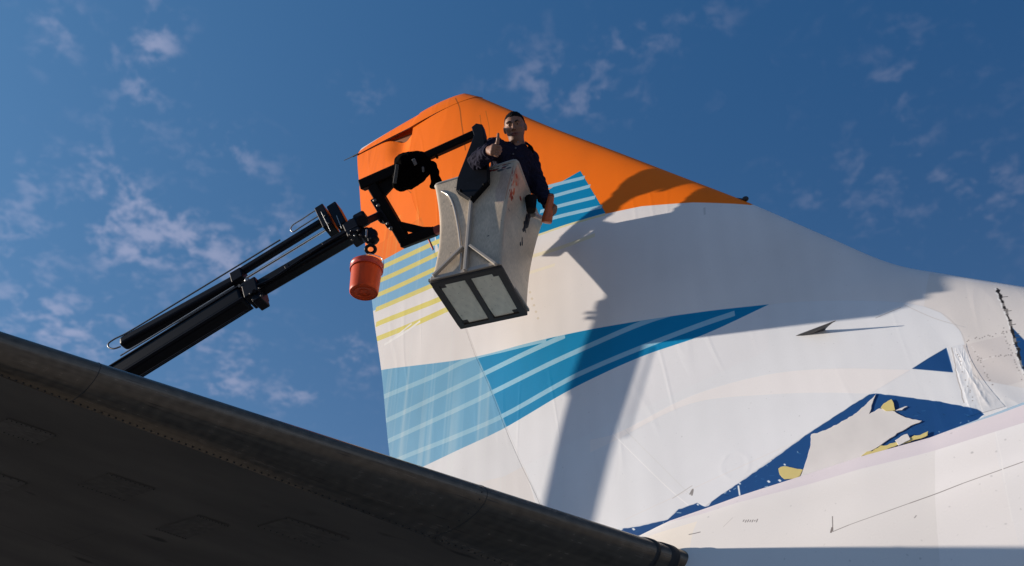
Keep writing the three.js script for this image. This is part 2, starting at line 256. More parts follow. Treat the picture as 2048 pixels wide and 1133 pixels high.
    bd[o + 1] = bd[o + 2] = bd[o];
  }
  bx.putImageData(bim, 0, 0);
}
const finMap = canvasTex(finCv), finBump = canvasTex(bumpCv, false);
const M = {};
M.fin = new THREE.MeshPhysicalMaterial({ color: 0xffffff, roughness: 0.45, specularIntensity: 0.3, map: finMap, bumpMap: finBump, bumpScale: 0.02, side: THREE.DoubleSide });
M.orangeInside = std(rgb(0.25, 0.09, 0.03), 0.8); M.seam = std(rgb(0.12, 0.115, 0.11), 0.8);

// one closed half-shell pair: rows of [x, y, half thickness] become starboard and port faces joined at every rim
function slab(rows) {
  const loops = rows.map((r) => [...r.map((q) => V(q.x, q.y, WC + q.t)), ...[...r].reverse().map((q) => V(q.x, q.y, WC - q.t)), V(r[0].x, r[0].y, WC + r[0].t)]);
  return toCreasedNormals(sheet(loops, finUV), 0.75);
}
const NR = 132;
const halfThick = (b, c) => { const dl = (1 - b) * c, Ln = Math.min(0.8 * c, 1.25), f = dl < Ln ? Math.sqrt(Math.max(0, 1 - (1 - dl / Ln) ** 2)) : 1; return 0.125 * f * (0.76 + 0.24 * Math.sin(Math.min(1, b * c / 0.8) * Math.PI / 2)) + 0.0005; };
const finLines = Array.from({ length: NR + 1 }, (_, j) => { const s = j / NR * NK; return [rowAt(cH, s), rowAt(cLE, s)]; });
function onFin(x, y, lift = 0) { // point on the starboard skin of the fin
  let best = 0, low = 1e9; for (const [h, le] of finLines) { const b = Math.min(1, Math.max(0, (x - h.x) / (le.x - h.x))), e = Math.abs(mix(h.y, le.y, b) - y); if (e < low) { low = e; best = halfThick(b, h.distanceTo(le)); } }
  return V(x, y, WC + best + lift);
}
{
  const fin = [], rud = [];
  for (let j = 0; j <= NR; j++) {
    const s = j / NR * NK, te = rowAt(cTE, s), h = rowAt(cH, s), le = rowAt(cLE, s), c = h.distanceTo(le);
    const row = [], N = 72;
    for (let i = 0; i <= N; i++) {
      const b = 1 - (1 - i / N) ** 2.2;
      row.push({ x: mix(h.x, le.x, b), y: mix(h.y, le.y, b), t: halfThick(b, c) });
    }
    fin.push(row);
    const rr = [], NA = 44, cc = te.distanceTo(h);
    for (let i = 0; i <= NA; i++) {
      const a = i / NA * (1 - 0.004 / cc);
      const dip = sm(s, NK - 1.1, NK) * (0.10 * Math.exp(-(((a - 0.86) / 0.2) ** 2)));
      const scoop = 0.05 * Math.exp(-(((a - 0.8) / 0.16) ** 2)) * sm(s, NK - 1.3, NK - 0.2);
      rr.push({ x: mix(te.x, h.x, a), y: mix(te.y, h.y, a) - dip, t: Math.max(0.01, mix(0.014, 0.094, a ** 0.95) - scoop) });
    }
    rud.push(rr);
  }
  const f = obj('vertical_fin', slab(fin), M.fin, plane, false); f.userData.label = 'white fin with blue sweep, torn film and orange top';
  const rudder = obj('rudder', slab(rud), M.fin, plane, false); rudder.userData.label = 'rudder with faded blue stripes and yellow lines';
  // tip fairing over fin and rudder
  const cap = [], TE0 = rowAt(cTE, NK), H0 = rowAt(cH, NK), L0 = rowAt(cLE, NK), TE1 = FL(720, 291, -0.08), H1 = FL(838, 221, -0.02), L1 = FL(930, 187, WC);
  for (let j = 0; j <= 16; j++) {
    const q = j / 16, e = Math.sqrt(Math.max(0, 1 - q ** 2.4)), row = [];
    for (let i = 0; i <= 60; i++) {
      const a = i / 60, lo = a < 0.5 ? TE0.clone().lerp(H0, a * 2) : H0.clone().lerp(L0, (a - 0.5) * 2), hi = a < 0.5 ? TE1.clone().lerp(H1, a * 2) : H1.clone().lerp(L1, (a - 0.5) * 2);
      lo.y += 0.012; hi.y += 0.05 * Math.sin(Math.PI * a) * (a > 0.5 ? 1 : 0.6);
      const dl = (1 - a) * 1.6, base = a < 0.5 ? mix(0.016, 0.110, (a * 2) ** 0.85) : mix(0.110, 0.124, (a - 0.5) * 2) * Math.sqrt(Math.max(0, 1 - (1 - Math.min(1, dl / 0.75)) ** 2)) + 0.002;
      const p = lo.lerp(hi, q); row.push({ x: p.x, y: p.y, t: base * e + 0.001 });
    }
    cap.push(row);
  }
  const tip = obj('tip_fairing', slab(cap), M.fin, plane, false);
  // spar web that closes the slot under the fairing, and the web inside the hinge gap
  const web = [], gap = [];
  for (let j = 0; j <= 10; j++) { const a = j / 10, p = TE0.clone().lerp(H0, mix(0.25, 1.02, a)); web.push([V(p.x, p.y + 0.03, WC + 0.012), V(p.x, p.y - 0.22, WC + 0.012)]); }
  obj('tip_web', sheet(web), M.orangeInside, plane, false);
  for (let j = 0; j <= 60; j++) { const h = rowAt(cH, j / 60 * (NK - 0.4)); gap.push([V(h.x - 0.05, h.y, WC + 0.062), V(h.x + 0.03, h.y, WC + 0.062)]); }
  obj('hinge_web', sheet(gap), M.seam, plane, false);
  obj('trim_tab_edge', wire([FL(853, 470, -0.03), FL(866, 500, -0.03)], 0.008, 10), std(rgb(0.55, 0.07, 0.02), 0.5), plane, false);
  // static wick on the trailing edge, lamp on the leading edge
  const dark = std(rgb(0.02, 0.02, 0.025), 0.5);
  obj('static_wick', [rod(FL(714, 309, -0.1), FL(688, 321, -0.1), 0.006, 0.004), rod(FL(716, 308, -0.1), FL(706, 313, -0.1), 0.009)], dark, plane, false);
  const lampA = FL(1466, 399, WC), lampB = FL(1486, 400, WC);
  const la = obj('antenna_mast', [rod(lampA, lampB, 0.014, 0.010), ball(FL(1491, 398.5, WC), 0.022, 1.1, 0.9, 0.9)], dark, plane, false); la.userData.label = 'small dark mast on the leading edge';
  // film still hanging in the torn strip, and scraps stuck to the blue paint
  const bit = (pts, w, t) => plate(ragged(pts, 1.8, 6), [], FN.clone().multiplyScalar(FIN_D - w), FN, t, 0.0012);
  const scrapTex = grainTex(256, (x, y) => { const v = 0.97 + 0.08 * fbm(x * 5, y * 5, 3, 4); return [v, v * 0.99, v * 0.98].map(clamp1); });
  const white = std(rgb(0.76, 0.745, 0.73), 0.45, 0, { map: scrapTex }), yellow = std(rgb(0.66, 0.56, 0.21), 0.7, 0, { map: scrapTex });
  obj('film_flap', bit([[1747, 797], [1715, 826], [1690, 842], [1653, 861], [1640, 866], [1623, 869], [1622, 890], [1616, 915], [1610, 935], [1598, 965], [1721, 935], [1722, 915], [1740, 903], [1762, 891], [1795, 868], [1822, 853], [1845, 843], [1826, 840], [1812, 836], [1795, 828], [1789, 823], [1770, 820], [1759, 818], [1739, 829], [1746, 806], [1752, 790]], 0.004, 0.003), white, plane);
  for (const [p, w] of [[[[1557, 939], [1562, 935], [1568, 933], [1585, 937], [1606, 940], [1600, 953], [1590, 958], [1570, 960], [1560, 950]], 0.003], [[[1762, 816], [1768, 809], [1777, 804], [1784, 799], [1788, 808], [1790, 822], [1772, 822]], 0.008], [[[1722, 913], [1735, 905], [1745, 903], [1762, 893], [1775, 891], [1800, 883], [1830, 872], [1842, 871], [1857, 863], [1855, 872], [1830, 881], [1795, 891], [1764, 903], [1746, 909]], 0.008]]) obj('yellow_scrap', bit(p, w, 0.002), yellow, plane);
  obj('film_scrap', bit([[1792, 881], [1804, 873], [1815, 868], [1822, 879], [1797, 892]], 0.013, 0.002), white, plane); obj('film_scrap', bit([[1792, 823], [1800, 818], [1815, 813], [1804, 820]], 0.006, 0.002), white, plane);
  // loose film puckered over the skin step at the root of the dorsal fin
  const puck = []; for (let j = 0; j <= 70; j++) { const v = j / 70, row = []; for (let i = 0; i <= 60; i++) { const u = i / 60, x = mix(mix(1899, 1934, v), mix(1932, 2010, v ** 1.5), u), y = mix(mix(694, 834, v), mix(686, 812, v), u), edge = sm(Math.min(u, 1 - u), 0, 0.25) * sm(Math.min(v, 1 - v), 0, 0.15); const q = u * 3.2 + 0.5 * n3(v * 2.5, u * 2, 3) - v * 0.7; const fp = FL(x, y); row.push(onFin(fp.x, fp.y, 0.0012 + edge * (0.0030 * (1 - Math.abs(Math.sin(q * 2.1))) ** 1.6 * (0.25 + 0.75 * v) + 0.002 * Math.max(0, 0.5 - Math.abs(n3(u * 5 + v * 3, v * 5, 7)) * 2.4)))); } puck.push(row); }
  obj('puckered_film', sheet(puck, finUV), M.fin, plane, false);
  // swept blade antenna
  const aA = FL(1589, 672.5), aF = FL(1650, 660), A0 = onFin(aA.x, aA.y, -0.003), F0 = onFin(aF.x, aF.y, -0.003), T0 = FL(1672, 642, 0.125), K0 = FL(1653, 655, 0.05), th = V(0.002, 0.011, 0.004), bl = [];
  for (let i = 0; i <= 14; i++) { const q = i / 14, a = A0.clone().lerp(T0, q), b = F0.clone().multiplyScalar((1 - q) ** 2).addScaledVector(K0, 2 * q * (1 - q)).addScaledVector(T0, q * q), m = a.clone().lerp(b, 0.45), k = 1 - 0.8 * q; bl.push([a, a.clone().lerp(m, 0.5).addScaledVector(th, k * 0.8), m.clone().addScaledVector(th, k), b, m.clone().addScaledVector(th, -k), a.clone().lerp(m, 0.5).addScaledVector(th, -k * 0.8), a.clone()]); }
  obj('blade_antenna', sheet(bl), std(rgb(0.03, 0.03, 0.035), 0.45), plane, false);
}

// fuselage: rails traced along the side, each at its own distance out from the fin
{
  const at = (x) => { for (let i = 0; i < FUSE.length - 1; i++) if (x <= FUSE[i + 1][0]) return mix(FUSE[i][1], FUSE[i + 1][1], (x - FUSE[i][0]) / (FUSE[i + 1][0] - FUSE[i][0])); return FUSE[FUSE.length - 1][1]; };
  const strip = (x) => x < 1281 ? 6 : x < 1454 ? mix(6, 14, (x - 1281) / 173) : x < 1618 ? mix(14, 26, (x - 1454) / 164) : x < 1860 ? mix(26, 34, (x - 1618) / 242) : mix(34, 64, (x - 1860) / 440);
  const cols = []; for (let x = 1100; x <= 2620; x += 20) cols.push(x);
  const rail = (dy, w) => cols.map((x) => FL(x, at(x) + dy(x), w));
  const g = (x) => sm(x, 1150, 2000);
  const rails = [rail(() => 70, -0.02), rail(() => 22, 0.1), rail(() => 0, 0.2), rail((x) => strip(x) * 0.5, 0.285), rail((x) => strip(x), 0.35), rail((x) => strip(x) + 50, 0.40), rail(() => 130, 0.44), rail(() => 220, 0.47), rail(() => 330, 0.48), rail(() => 480, 0.44), rail(() => 640, 0.33), rail(() => 760, 0.12), rail(() => 800, WC)];
  // smooth across the rails
  const rows = []; const fine = cols.map((_, i) => new THREE.CatmullRomCurve3(rails.map((r) => r[i]), false, 'centripetal').getPoints(72));
  for (let k = 0; k <= 72; k++) rows.push(fine.map((c) => c[k]));
  const full = [...rows, ...rows.slice(0, -1).reverse().map((r) => r.map((p) => V(p.x, p.y, 2 * WC - p.z)))];
  const bx0 = FL(1100, 1150, 0.4).x - 0.3, bx1 = FL(2620, 700, 0.4).x + 0.3, by0 = FL(1400, 1900, 0.3).y - 0.5, by1 = FL(2620, 560, 0.3).y + 0.3;
  const cv = cvs(2048, 2048), c = cv.getContext('2d'), kx = 2048 / (bx1 - bx0), ky = 2048 / (by1 - by0);
  const q2 = ([x, y]) => { const p = FL(x, y, 0.43); return [(p.x - bx0) * kx, (by1 - p.y) * ky]; };
  const pl = (pts, f, w = 0.43) => { c.beginPath(); pts.map(([x, y]) => { const p = FL(x, y, w); return [(p.x - bx0) * kx, (by1 - p.y) * ky]; }).forEach(([x, y], i) => (i ? c.lineTo(x, y) : c.moveTo(x, y))); c.closePath(); c.fillStyle = f; c.fill(); };
  const ln = (pts, px, f) => { c.beginPath(); pts.map(q2).forEach(([x, y], i) => (i ? c.lineTo(x, y) : c.moveTo(x, y))); c.lineWidth = px * kx * 0.0029; c.strokeStyle = f; c.stroke(); };
  c.fillStyle = '#e4dfda'; c.fillRect(0, 0, 2048, 2048);
  pl([[1100, 1100], [1281, 1066], [1384, 1036], [1378, 1060], [1372, 1140], [1100, 1400]], '#ece3d6');
  pl([[1860, 880], [1872, 1000], [1905, 1300], [2700, 1200], [2700, 600]], '#ece7e3');
  pl([[1980, 830], [1990, 900], [2040, 1080], [2120, 1350], [2700, 1300], [2700, 560]], '#eae6e3');
  const low = []; for (let x = 2640; x >= 1384; x -= 40) low.push([x, at(x) + strip(x)]); const upl = []; for (let x = 1281; x <= 2640; x += 40) upl.push([x, at(x) - 30]);
  pl([...upl, ...low], '#dbd1d3', 0.31);
  { const e0 = [], e1 = []; for (let x = 1890; x <= 2640; x += 30) { e0.push([x, at(x) - 20]); e1.unshift([x, at(x) + 9 * sm(x, 1880, 2010)]); } pl([...e0, ...e1], '#9db8c9', 0.215); }
  const pen = [[1669, 1065], [1700, 1052], [1760, 1030], [1820, 1008], [1880, 986], [1925, 968], [2048, 924]];
  for (let i = 0; i < pen.length - 1; i++) ln([pen[i], pen[i + 1]], 0.9 + rnd() * 1.1, '#8a827d');
  ln([[1668, 1066], [1666, 1048], [1664, 1032]], 1.4, '#7a726e'); ln([[1664, 1068], [1666, 1056]], 3, '#7a6f6a'); ln([[1370, 1065], [1382, 1063], [1394, 1060]], 1.8, '#6a6461');
  for (let i = 0; i < 7; i++) ln([[1480 + i * 4.6, 1042 - rnd() * 3], [1482 + i * 4.6, 1037 - rnd() * 3]], 2, '#8d8682');
  ln([[1440, 1050], [1458, 1030]], 1.2, '#c9c2bd'); ln([[1832, 1040], [1836, 1034]], 2, '#a8a19d'); ln([[1983, 850], [2000, 910], [2030, 1050]], 2, '#efebe7');
  const im = c.getImageData(0, 0, 2048, 2048), d = im.data;
  for (let j = 0; j < 2048; j++) for (let i = 0; i < 2048; i++) { const x = i / kx, y = j / ky, o = (j * 2048 + i) * 4; let k = 1 + 0.04 * fbm(x * 1.6, y * 1.6, 4, 4) + 0.03 * n3(x * 110, y * 110, 2) * n3(x * 24, y * 24, 6); const sp = n3(x * 40, y * 40, 1); if (sp > 0.6) k *= 1 - (sp - 0.6) * 0.6; d[o] *= k; d[o + 1] *= k; d[o + 2] *= k; }
  c.putImageData(im, 0, 0);
  M.fuse = std(0xffffff, 0.45, 0, { map: canvasTex(cv) });
  obj('fuselage', sheet(full, (p) => [(p.x - bx0) / (bx1 - bx0), (p.y - by0) / (by1 - by0)]), M.fuse, plane, false);
}

// horizontal stabiliser
{
  const rootC = FL(1300, 1138, 0.47), outer = atHeight(0, 706, rootC.y + 0.80).applyMatrix4(toLocal), dir = outer.clone().sub(rootC), span = dir.length(); dir.normalize();
  const L = span * 1.25, e1 = V(-1, 0, 0), up = V(0, 1, 0);
  const place = (q, x, y) => rootC.clone().addScaledVector(dir, q * L).addScaledVector(e1, x).addScaledVector(up, y);
  const rad = (q) => mix(0.125, 0.088, q * 1.25), N = 64, chord = (q) => mix(3.6, 3.2, q);
  const seamX = (q) => { const k = q * 1.25; return mix(0.30, 0.06, Math.min(1, k)); };
  const nose = [], lower = [], upper = [], rowsN = 40;
  for (let j = 0; j <= N; j++) {
    const q = mix(-0.05, 1, j / N), r = rad(q), s = seamX(q), c = chord(q), a = [], lo = [], hi = [];
    for (let i = 0; i <= rowsN; i++) {
      const t = i / rowsN; // from the upper seam round the nose to the lower seam
      const ru = r * 0.62, y0 = r * 0.38, ax = r * 1.25;
      if (t < 0.12) { const k = t / 0.12; a.push(place(q, mix(s * 0.8, 0, k), r)); }
      else if (t < 0.42) { const th = (90 + (t - 0.12) / 0.30 * 90) * R; a.push(place(q, ax * Math.cos(th), y0 + ru * Math.sin(th))); }
      else { const th = (t - 0.42) / 0.58 * 90 * R; a.push(place(q, s - (ax + s) * Math.cos(th), y0 - (r + y0) * Math.sin(th))); }
    }
    for (let i = 0; i <= 20; i++) { const t = i / 20, x = mix(s + 0.003, c, t); lo.push(place(q, x, mix(-r + 0.002, -0.012, t ** 1.6))); hi.push(place(q, mix(s * 0.8 + 0.003, c, t), mix(r - 0.004, 0.012, t ** 1.6))); }
    nose.push(a); lower.push(lo); upper.push(hi);
  }
  for (const rows of [nose, lower, upper]) { const last = rows[rows.length - 1], c = place(1.012, 0, 0); for (const k of [0.6, 0.9, 1]) rows.push(last.map((p) => V(mix(p.x, p.x + dir.x * 0.05, k), mix(p.y, c.y, k ** 3), mix(p.z, p.z + dir.z * 0.05, k)))); }
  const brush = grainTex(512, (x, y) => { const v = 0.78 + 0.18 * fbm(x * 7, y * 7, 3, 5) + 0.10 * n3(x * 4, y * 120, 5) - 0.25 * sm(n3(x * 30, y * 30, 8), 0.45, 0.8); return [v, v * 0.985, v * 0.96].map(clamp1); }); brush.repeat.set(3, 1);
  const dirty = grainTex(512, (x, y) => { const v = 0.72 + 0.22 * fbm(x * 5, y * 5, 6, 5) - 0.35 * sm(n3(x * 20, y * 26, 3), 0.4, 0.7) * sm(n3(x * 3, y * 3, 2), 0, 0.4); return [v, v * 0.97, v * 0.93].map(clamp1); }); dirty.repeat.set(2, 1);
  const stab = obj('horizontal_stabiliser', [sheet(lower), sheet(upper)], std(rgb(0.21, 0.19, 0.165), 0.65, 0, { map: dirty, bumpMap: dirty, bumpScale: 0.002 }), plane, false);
  stab.userData.label = 'dark grey underside of the tailplane';
  obj('leading_edge', sheet(nose), std(rgb(0.25, 0.205, 0.16), 0.42, 0.4, { map: brush, roughnessMap: brush, bumpMap: brush, bumpScale: 0.0015 }), stab, false).userData.label = 'bare metal leading edge of the tailplane';
  // end closures, root collar, panel joints, rivets
  const outline = (q, k, n = 48) => { const r = rad(q) * k, s = seamX(q), ru = r * 0.62, y0 = r * 0.38, ax = r * 1.25, pts = []; for (let i = 0; i <= n; i++) { const t = i / n; if (t < 0.4) { const th = (90 + t / 0.4 * 90) * R; pts.push(place(q, ax * Math.cos(th), y0 + ru * Math.sin(th))); } else { const th = (t - 0.4) / 0.6 * 90 * R; pts.push(place(q, s - (ax + s) * Math.cos(th), y0 - (r + y0) * Math.sin(th))); } } return pts; };
  const cap = (q, dq) => sheet([outline(q, 0.9), outline(q, 1.05), outline(q + dq, 1.05), outline(q + dq, 0.9)]);
  const rubber = std(rgb(0.025, 0.024, 0.023), 0.7);
  obj('root_seal', cap(-0.004, 0.009), rubber, stab, false).userData.label = 'black rubber seal at the root of the leading edge'; obj('root_strap', cap(0.020, 0.004), rubber, stab, false);
  const joint = (q) => wire(outline(q, 1.0, 40), 0.0018, 80);
  for (const q of [0.235, 0.70]) obj('panel_joint', joint(q), rubber, stab, false);
  const riv = []; const dot = new THREE.SphereGeometry(0.006, 8, 6);
  for (let j = 0; j < 110; j++) { const q = 0.02 + j * 0.0088, s = seamX(q), p = place(q, s - 0.018, -rad(q) - 0.001); riv.push(dot.clone().scale(1, 0.5, 1).translate(p.x, p.y, p.z)); }
  outline(0.242, 1.0, 24).slice(8).forEach((p, i) => { if (i % 2 === 0) riv.push(dot.clone().scale(0.7, 0.7, 0.7).translate(p.x, p.y, p.z)); });
  obj('rivet_row', riv, rubber, stab, false).userData.kind = 'stuff';
  const lowY = (q, x) => { const s = seamX(q), t = Math.max(0, (x - s) / (chord(q) - s)); return mix(-rad(q) + 0.002, -0.012, t ** 1.6); };
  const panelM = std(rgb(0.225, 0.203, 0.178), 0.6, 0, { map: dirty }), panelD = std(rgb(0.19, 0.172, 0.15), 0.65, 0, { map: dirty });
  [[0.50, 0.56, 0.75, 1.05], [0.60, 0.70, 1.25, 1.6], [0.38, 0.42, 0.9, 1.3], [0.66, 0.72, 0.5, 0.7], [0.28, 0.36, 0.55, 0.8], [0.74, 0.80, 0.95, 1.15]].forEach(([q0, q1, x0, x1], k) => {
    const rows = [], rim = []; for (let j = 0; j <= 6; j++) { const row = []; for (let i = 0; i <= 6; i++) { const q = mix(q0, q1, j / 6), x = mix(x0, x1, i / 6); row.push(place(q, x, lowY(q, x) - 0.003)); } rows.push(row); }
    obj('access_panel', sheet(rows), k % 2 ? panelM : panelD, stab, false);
    for (let i = 0; i <= 10; i++) for (const [q, x] of [[mix(q0, q1, i / 10), x0 + 0.015], [mix(q0, q1, i / 10), x1 - 0.015]]) { const p = place(q, x, lowY(q, x) - 0.004); rim.push(dot.clone().scale(0.7, 0.4, 0.7).translate(p.x, p.y, p.z)); }
    obj('screw_row', rim, rubber, stab, false).userData.kind = 'stuff';
  });
  const gaps = []; for (const [q0, x0, q1, x1] of [[0.02, 2.2, 0.98, 1.9], [0.45, 0.3, 0.45, 2.1], [0.84, 0.2, 0.84, 1.9], [0.1, 1.15, 0.98, 0.85], [0.62, 0.2, 0.62, 1.9], [0.25, 0.3, 0.25, 2]]) gaps.push(wire(Array.from({ length: 8 }, (_, i) => { const q = mix(q0, q1, i / 7), x = mix(x0, x1, i / 7), s = seamX(q), t = (x - s) / (chord(q) - s); return place(q, x, mix(-rad(q) + 0.004, -0.012, Math.max(0, t) ** 1.6)); }), 0.0016, 30));
  obj('skin_joint', gaps, rubber, stab, false);
}

// ------------------------------------------------------------------ man basket
const HB = 5.12, HT = 6.04;
const qa = atHeight(860, 562, HB), qb = atHeight(1003, 529, HB), qc = atHeight(1055, 625, HB), qd = qa.clone().add(qc).sub(qb);
const ta = atHeight(868, 370, HT), tb = atHeight(1034, 319, HT), tc = atHeight(1085, 450, HT), td = ta.clone().add(tc).sub(tb);
const basket = thing('man_basket', 'dull metal man basket with black steel carrying frame, a man standing in it', 'man basket', qa.clone().add(qc).multiplyScalar(0.5));
const eAB = qb.clone().sub(qa).normalize(), eAD = qd.clone().sub(qa).normalize(), OUT = eAB.clone().cross(V(0, 1, 0)).normalize(); if (OUT.dot(EYE.clone().sub(qa)) < 0) OUT.negate();
const nearN = (() => { const n = qb.clone().sub(qa).cross(ta.clone().sub(qa)).normalize(); return n.dot(EYE.clone().sub(qa)) < 0 ? n.negate() : n; })();
const near = (x, y, off = 0) => hit(x, y, qa.clone().addScaledVector(nearN, off), nearN);
{
  const ring = (t, inset = 0) => { // rounded outline of the basket at a height
    const e = t, wa = 0.052 * Math.sin(Math.PI * t ** 0.9), wb = 0.03 * Math.sin(Math.PI * t);
    const c = [[qa, ta, 1], [qb, tb, -1], [qc, tc, -1], [qd, td, 1]].map(([b, tt, s]) => b.clone().lerp(tt, e).addScaledVector(eAB, s > 0 ? wa : -wb));
    const mid = c[0].clone().add(c[2]).multiplyScalar(0.5), pts = [];
    for (let k = 0; k < 4; k++) {
      const p = c[k], u = c[(k + 3) % 4].clone().sub(p).normalize(), v = c[(k + 1) % 4].clone().sub(p).normalize(), r = 0.03;
      for (let i = 0; i <= 6; i++) { const a = i / 6, w = (1 - a) ** 2, z = a ** 2; pts.push(p.clone().addScaledVector(u, r * w).addScaledVector(v, r * z)); }
      const n = c[(k + 1) % 4]; for (let i = 1; i < 14; i++) pts.push(p.clone().addScaledVector(v, r).lerp(n.clone().addScaledVector(v, -r), i / 14));
    }
    pts.push(pts[0].clone()); if (inset) for (const p of pts) { const d = mid.clone().sub(p); p.addScaledVector(d.normalize(), inset); }
    return pts;
  };
  const outer = [], inner = []; for (let j = 0; j <= 30; j++) outer.push(ring(j / 30)); for (let j = 0; j <= 12; j++) inner.push(ring(1 - j / 12 * 0.97, 0.025));
  const W = 1024, cv = cvs(W, 512), c = cv.getContext('2d');
  c.fillStyle = '#c0af97'; c.fillRect(0, 0, W, 512);
  const blob = (x, y, w, h, col, n = 14) => { c.fillStyle = col; c.beginPath(); for (let i = 0; i <= n; i++) { const a = i / n * 6.283, k = 0.6 + 0.4 * rnd(); const X = x + Math.cos(a) * w * k, Y = y + Math.sin(a) * h * k; i ? c.lineTo(X, Y) : c.moveTo(X, Y); } c.fill(); };
  // sides run near, right, far, left along u; near is 0..0.25
  const nearU = (a) => a * 256, rightU = (a) => 256 + a * 256;
  blob(nearU(0.96), 130, 22, 120, '#b09c8c'); blob(rightU(0.08), 120, 16, 100, '#b48f78'); blob(rightU(0.3), 60, 30, 46, '#b3937c');
  for (let i = 0; i < 12; i++) blob(rightU(0.12 + rnd() * 0.25), 40 + rnd() * 130, 3 + rnd() * 5, 8 + rnd() * 16, ['#8e2418', '#a33a20', '#7c2a1c', '#c25a34'][i % 4]);
  for (const [a, y, w, h] of [[0.12, 60, 5, 14], [0.16, 76, 4, 10], [0.3, 150, 6, 18], [0.34, 166, 5, 12], [0.5, 96, 8, 10]]) blob(rightU(a), y, w, h, '#8f2013');
  for (let i = 0; i < 40; i++) blob(rnd() * W, rnd() * 512, 1.5 + rnd() * 5, 1 + rnd() * 3, ['#6d665e', '#4c4743', '#8d867c'][i % 3]);
  for (let i = 0; i < 30; i++) blob(nearU(0.55 + rnd() * 0.45), rnd() * 40, 4 + rnd() * 6, 2 + rnd() * 6, ['#4a4541', '#5d564f', '#7a2a20'][i % 3]);
  blob(nearU(0.09), 250, 9, 22, '#4a5a74'); blob(nearU(0.07), 270, 7, 16, '#384a68');
  const im = c.getImageData(0, 0, W, 512), d = im.data;
  for (let j = 0; j < 512; j++) for (let i = 0; i < W; i++) { const o = (j * W + i) * 4, x = i / 60, y = j / 60; const k = 1 + 0.16 * fbm(x * 1.2, y * 0.7, 3, 5) + 0.10 * n3(i * 0.35, j * 0.06, 2) + 0.06 * n3(i * 0.5, j * 0.5, 7); d[o] = Math.min(255, d[o] * k); d[o + 1] = Math.min(255, d[o + 1] * k); d[o + 2] = Math.min(255, d[o + 2] * k); }
  c.putImageData(im, 0, 0);
  const skin = canvasTex(cv);
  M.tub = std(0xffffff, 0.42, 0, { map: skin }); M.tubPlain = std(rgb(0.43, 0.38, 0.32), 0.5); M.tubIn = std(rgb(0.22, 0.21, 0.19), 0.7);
  const shell = obj('tub', [sheet(outer, (p, i, j) => [i / 80, j / 30], true)], M.tub, basket);
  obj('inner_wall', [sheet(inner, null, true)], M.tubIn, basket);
  const lip = ring(1, 0.008).slice(0, -1).filter((_, i) => i % 2 === 0); obj('rim', wire(lip, 0.013, 160, true), M.tubPlain, basket);
  // floor with dark angle iron and two pale panels
  const iron = std(rgb(0.045, 0.038, 0.034), 0.7, 0.2), pale = std(rgb(0.82, 0.80, 0.71), 0.65, 0, { map: grainTex(256, (x, y) => { const v = 0.95 + 0.10 * fbm(x * 6, y * 6, 5, 5) - 0.15 * sm(n3(x * 16, y * 16, 4), 0.45, 0.7); return [v, v, v * 0.97].map(clamp1); }) });
  const DN = V(0, -0.012, 0), P = (a, b) => qa.clone().addScaledVector(qb.clone().sub(qa), a).addScaledVector(qd.clone().sub(qa), b).add(DN), w = 0.05;
  const lerpQ = (a, b) => P(a, b);
  obj('floor', bar(lerpQ(0, 0.5).setY(HB + 0.012), lerpQ(1, 0.5).setY(HB + 0.012), qa.distanceTo(qd) - 0.01, 0.02, eAD, 0), M.tubIn, basket);
  const fr = obj('floor_frame', [bar(P(0, 0.04), P(1, 0.04), w, 0.03, eAD), bar(P(0, 0.96), P(1, 0.96), w, 0.03, eAD), bar(P(0.045, 0.07), P(0.045, 0.93), w, 0.03, eAB), bar(P(0.955, 0.07), P(0.955, 0.93), w, 0.03, eAB), bar(P(0.5, 0.06), P(0.5, 0.94), 0.042, 0.03, eAB),
    ...[[0.1, 0.1], [0.9, 0.1], [0.1, 0.9], [0.9, 0.9]].map(([a, b]) => bar(P(a - 0.07, b), P(a + 0.07, b), 0.06, 0.012, eAB.clone().add(eAD), 0.002))], iron, basket);
  for (const a of [0.275, 0.725]) obj('floor_panel', bar(P(a - 0.2, 0.5).add(V(0, 0.002, 0)), P(a + 0.2, 0.5).add(V(0, 0.002, 0)), qa.distanceTo(qd) * 0.87, 0.012, eAD, 0.003), pale, basket);
  // pressed bead, centre rib, struts on the near side
  obj('pressed_bead', wire([near(884, 383, 0.002), near(897, 391, 0.006), near(906, 408, 0.006), near(914, 440, 0.006), near(920, 480, 0.006), near(922, 520, 0.006), near(919, 546, 0.006)], 0.010, 70), std(rgb(0.46, 0.41, 0.35), 0.22, 0.2), basket);
  obj('centre_rib', bar(near(944, 392, 0.02), near(931, 543, 0.02), 0.022, 0.045, eAB, 0.004), M.tubPlain, basket);
  obj('strut', bar(near(926, 494, 0.028), near(866, 553, 0.028), 0.019, 0.028, nearN.clone().cross(eAB), 0.003), M.tubPlain, basket);
  obj('strut', bar(near(940, 492, 0.028), near(992, 529, 0.028), 0.019, 0.028, nearN.clone().cross(eAB), 0.003), M.tubPlain, basket);
  obj('bottom_flange', bar(near(862, 559, 0.008), near(1001, 526, 0.008), 0.03, 0.022, V(0, 1, 0), 0.004), M.tubPlain, basket);
  // tool socket on the right-hand side
  const sideN = eAB.clone().multiplyScalar(1), side = (x, y, o) => hit(x, y, qc.clone().lerp(tb, 0.5).addScaledVector(sideN, o), qc.clone().sub(tb).cross(qb.clone().sub(tb)).normalize());
  const sk = side(1062, 407, 0.03);
  obj('tool_socket', rod(sk.clone().add(V(0, -0.07, 0)), sk.clone().add(V(0, 0.05, 0)), 0.034, 0.045, 24), new THREE.MeshPhysicalMaterial({ color: rgb(0.008, 0.008, 0.008), roughness: 0.7, specularIntensity: 0.2 }), basket);
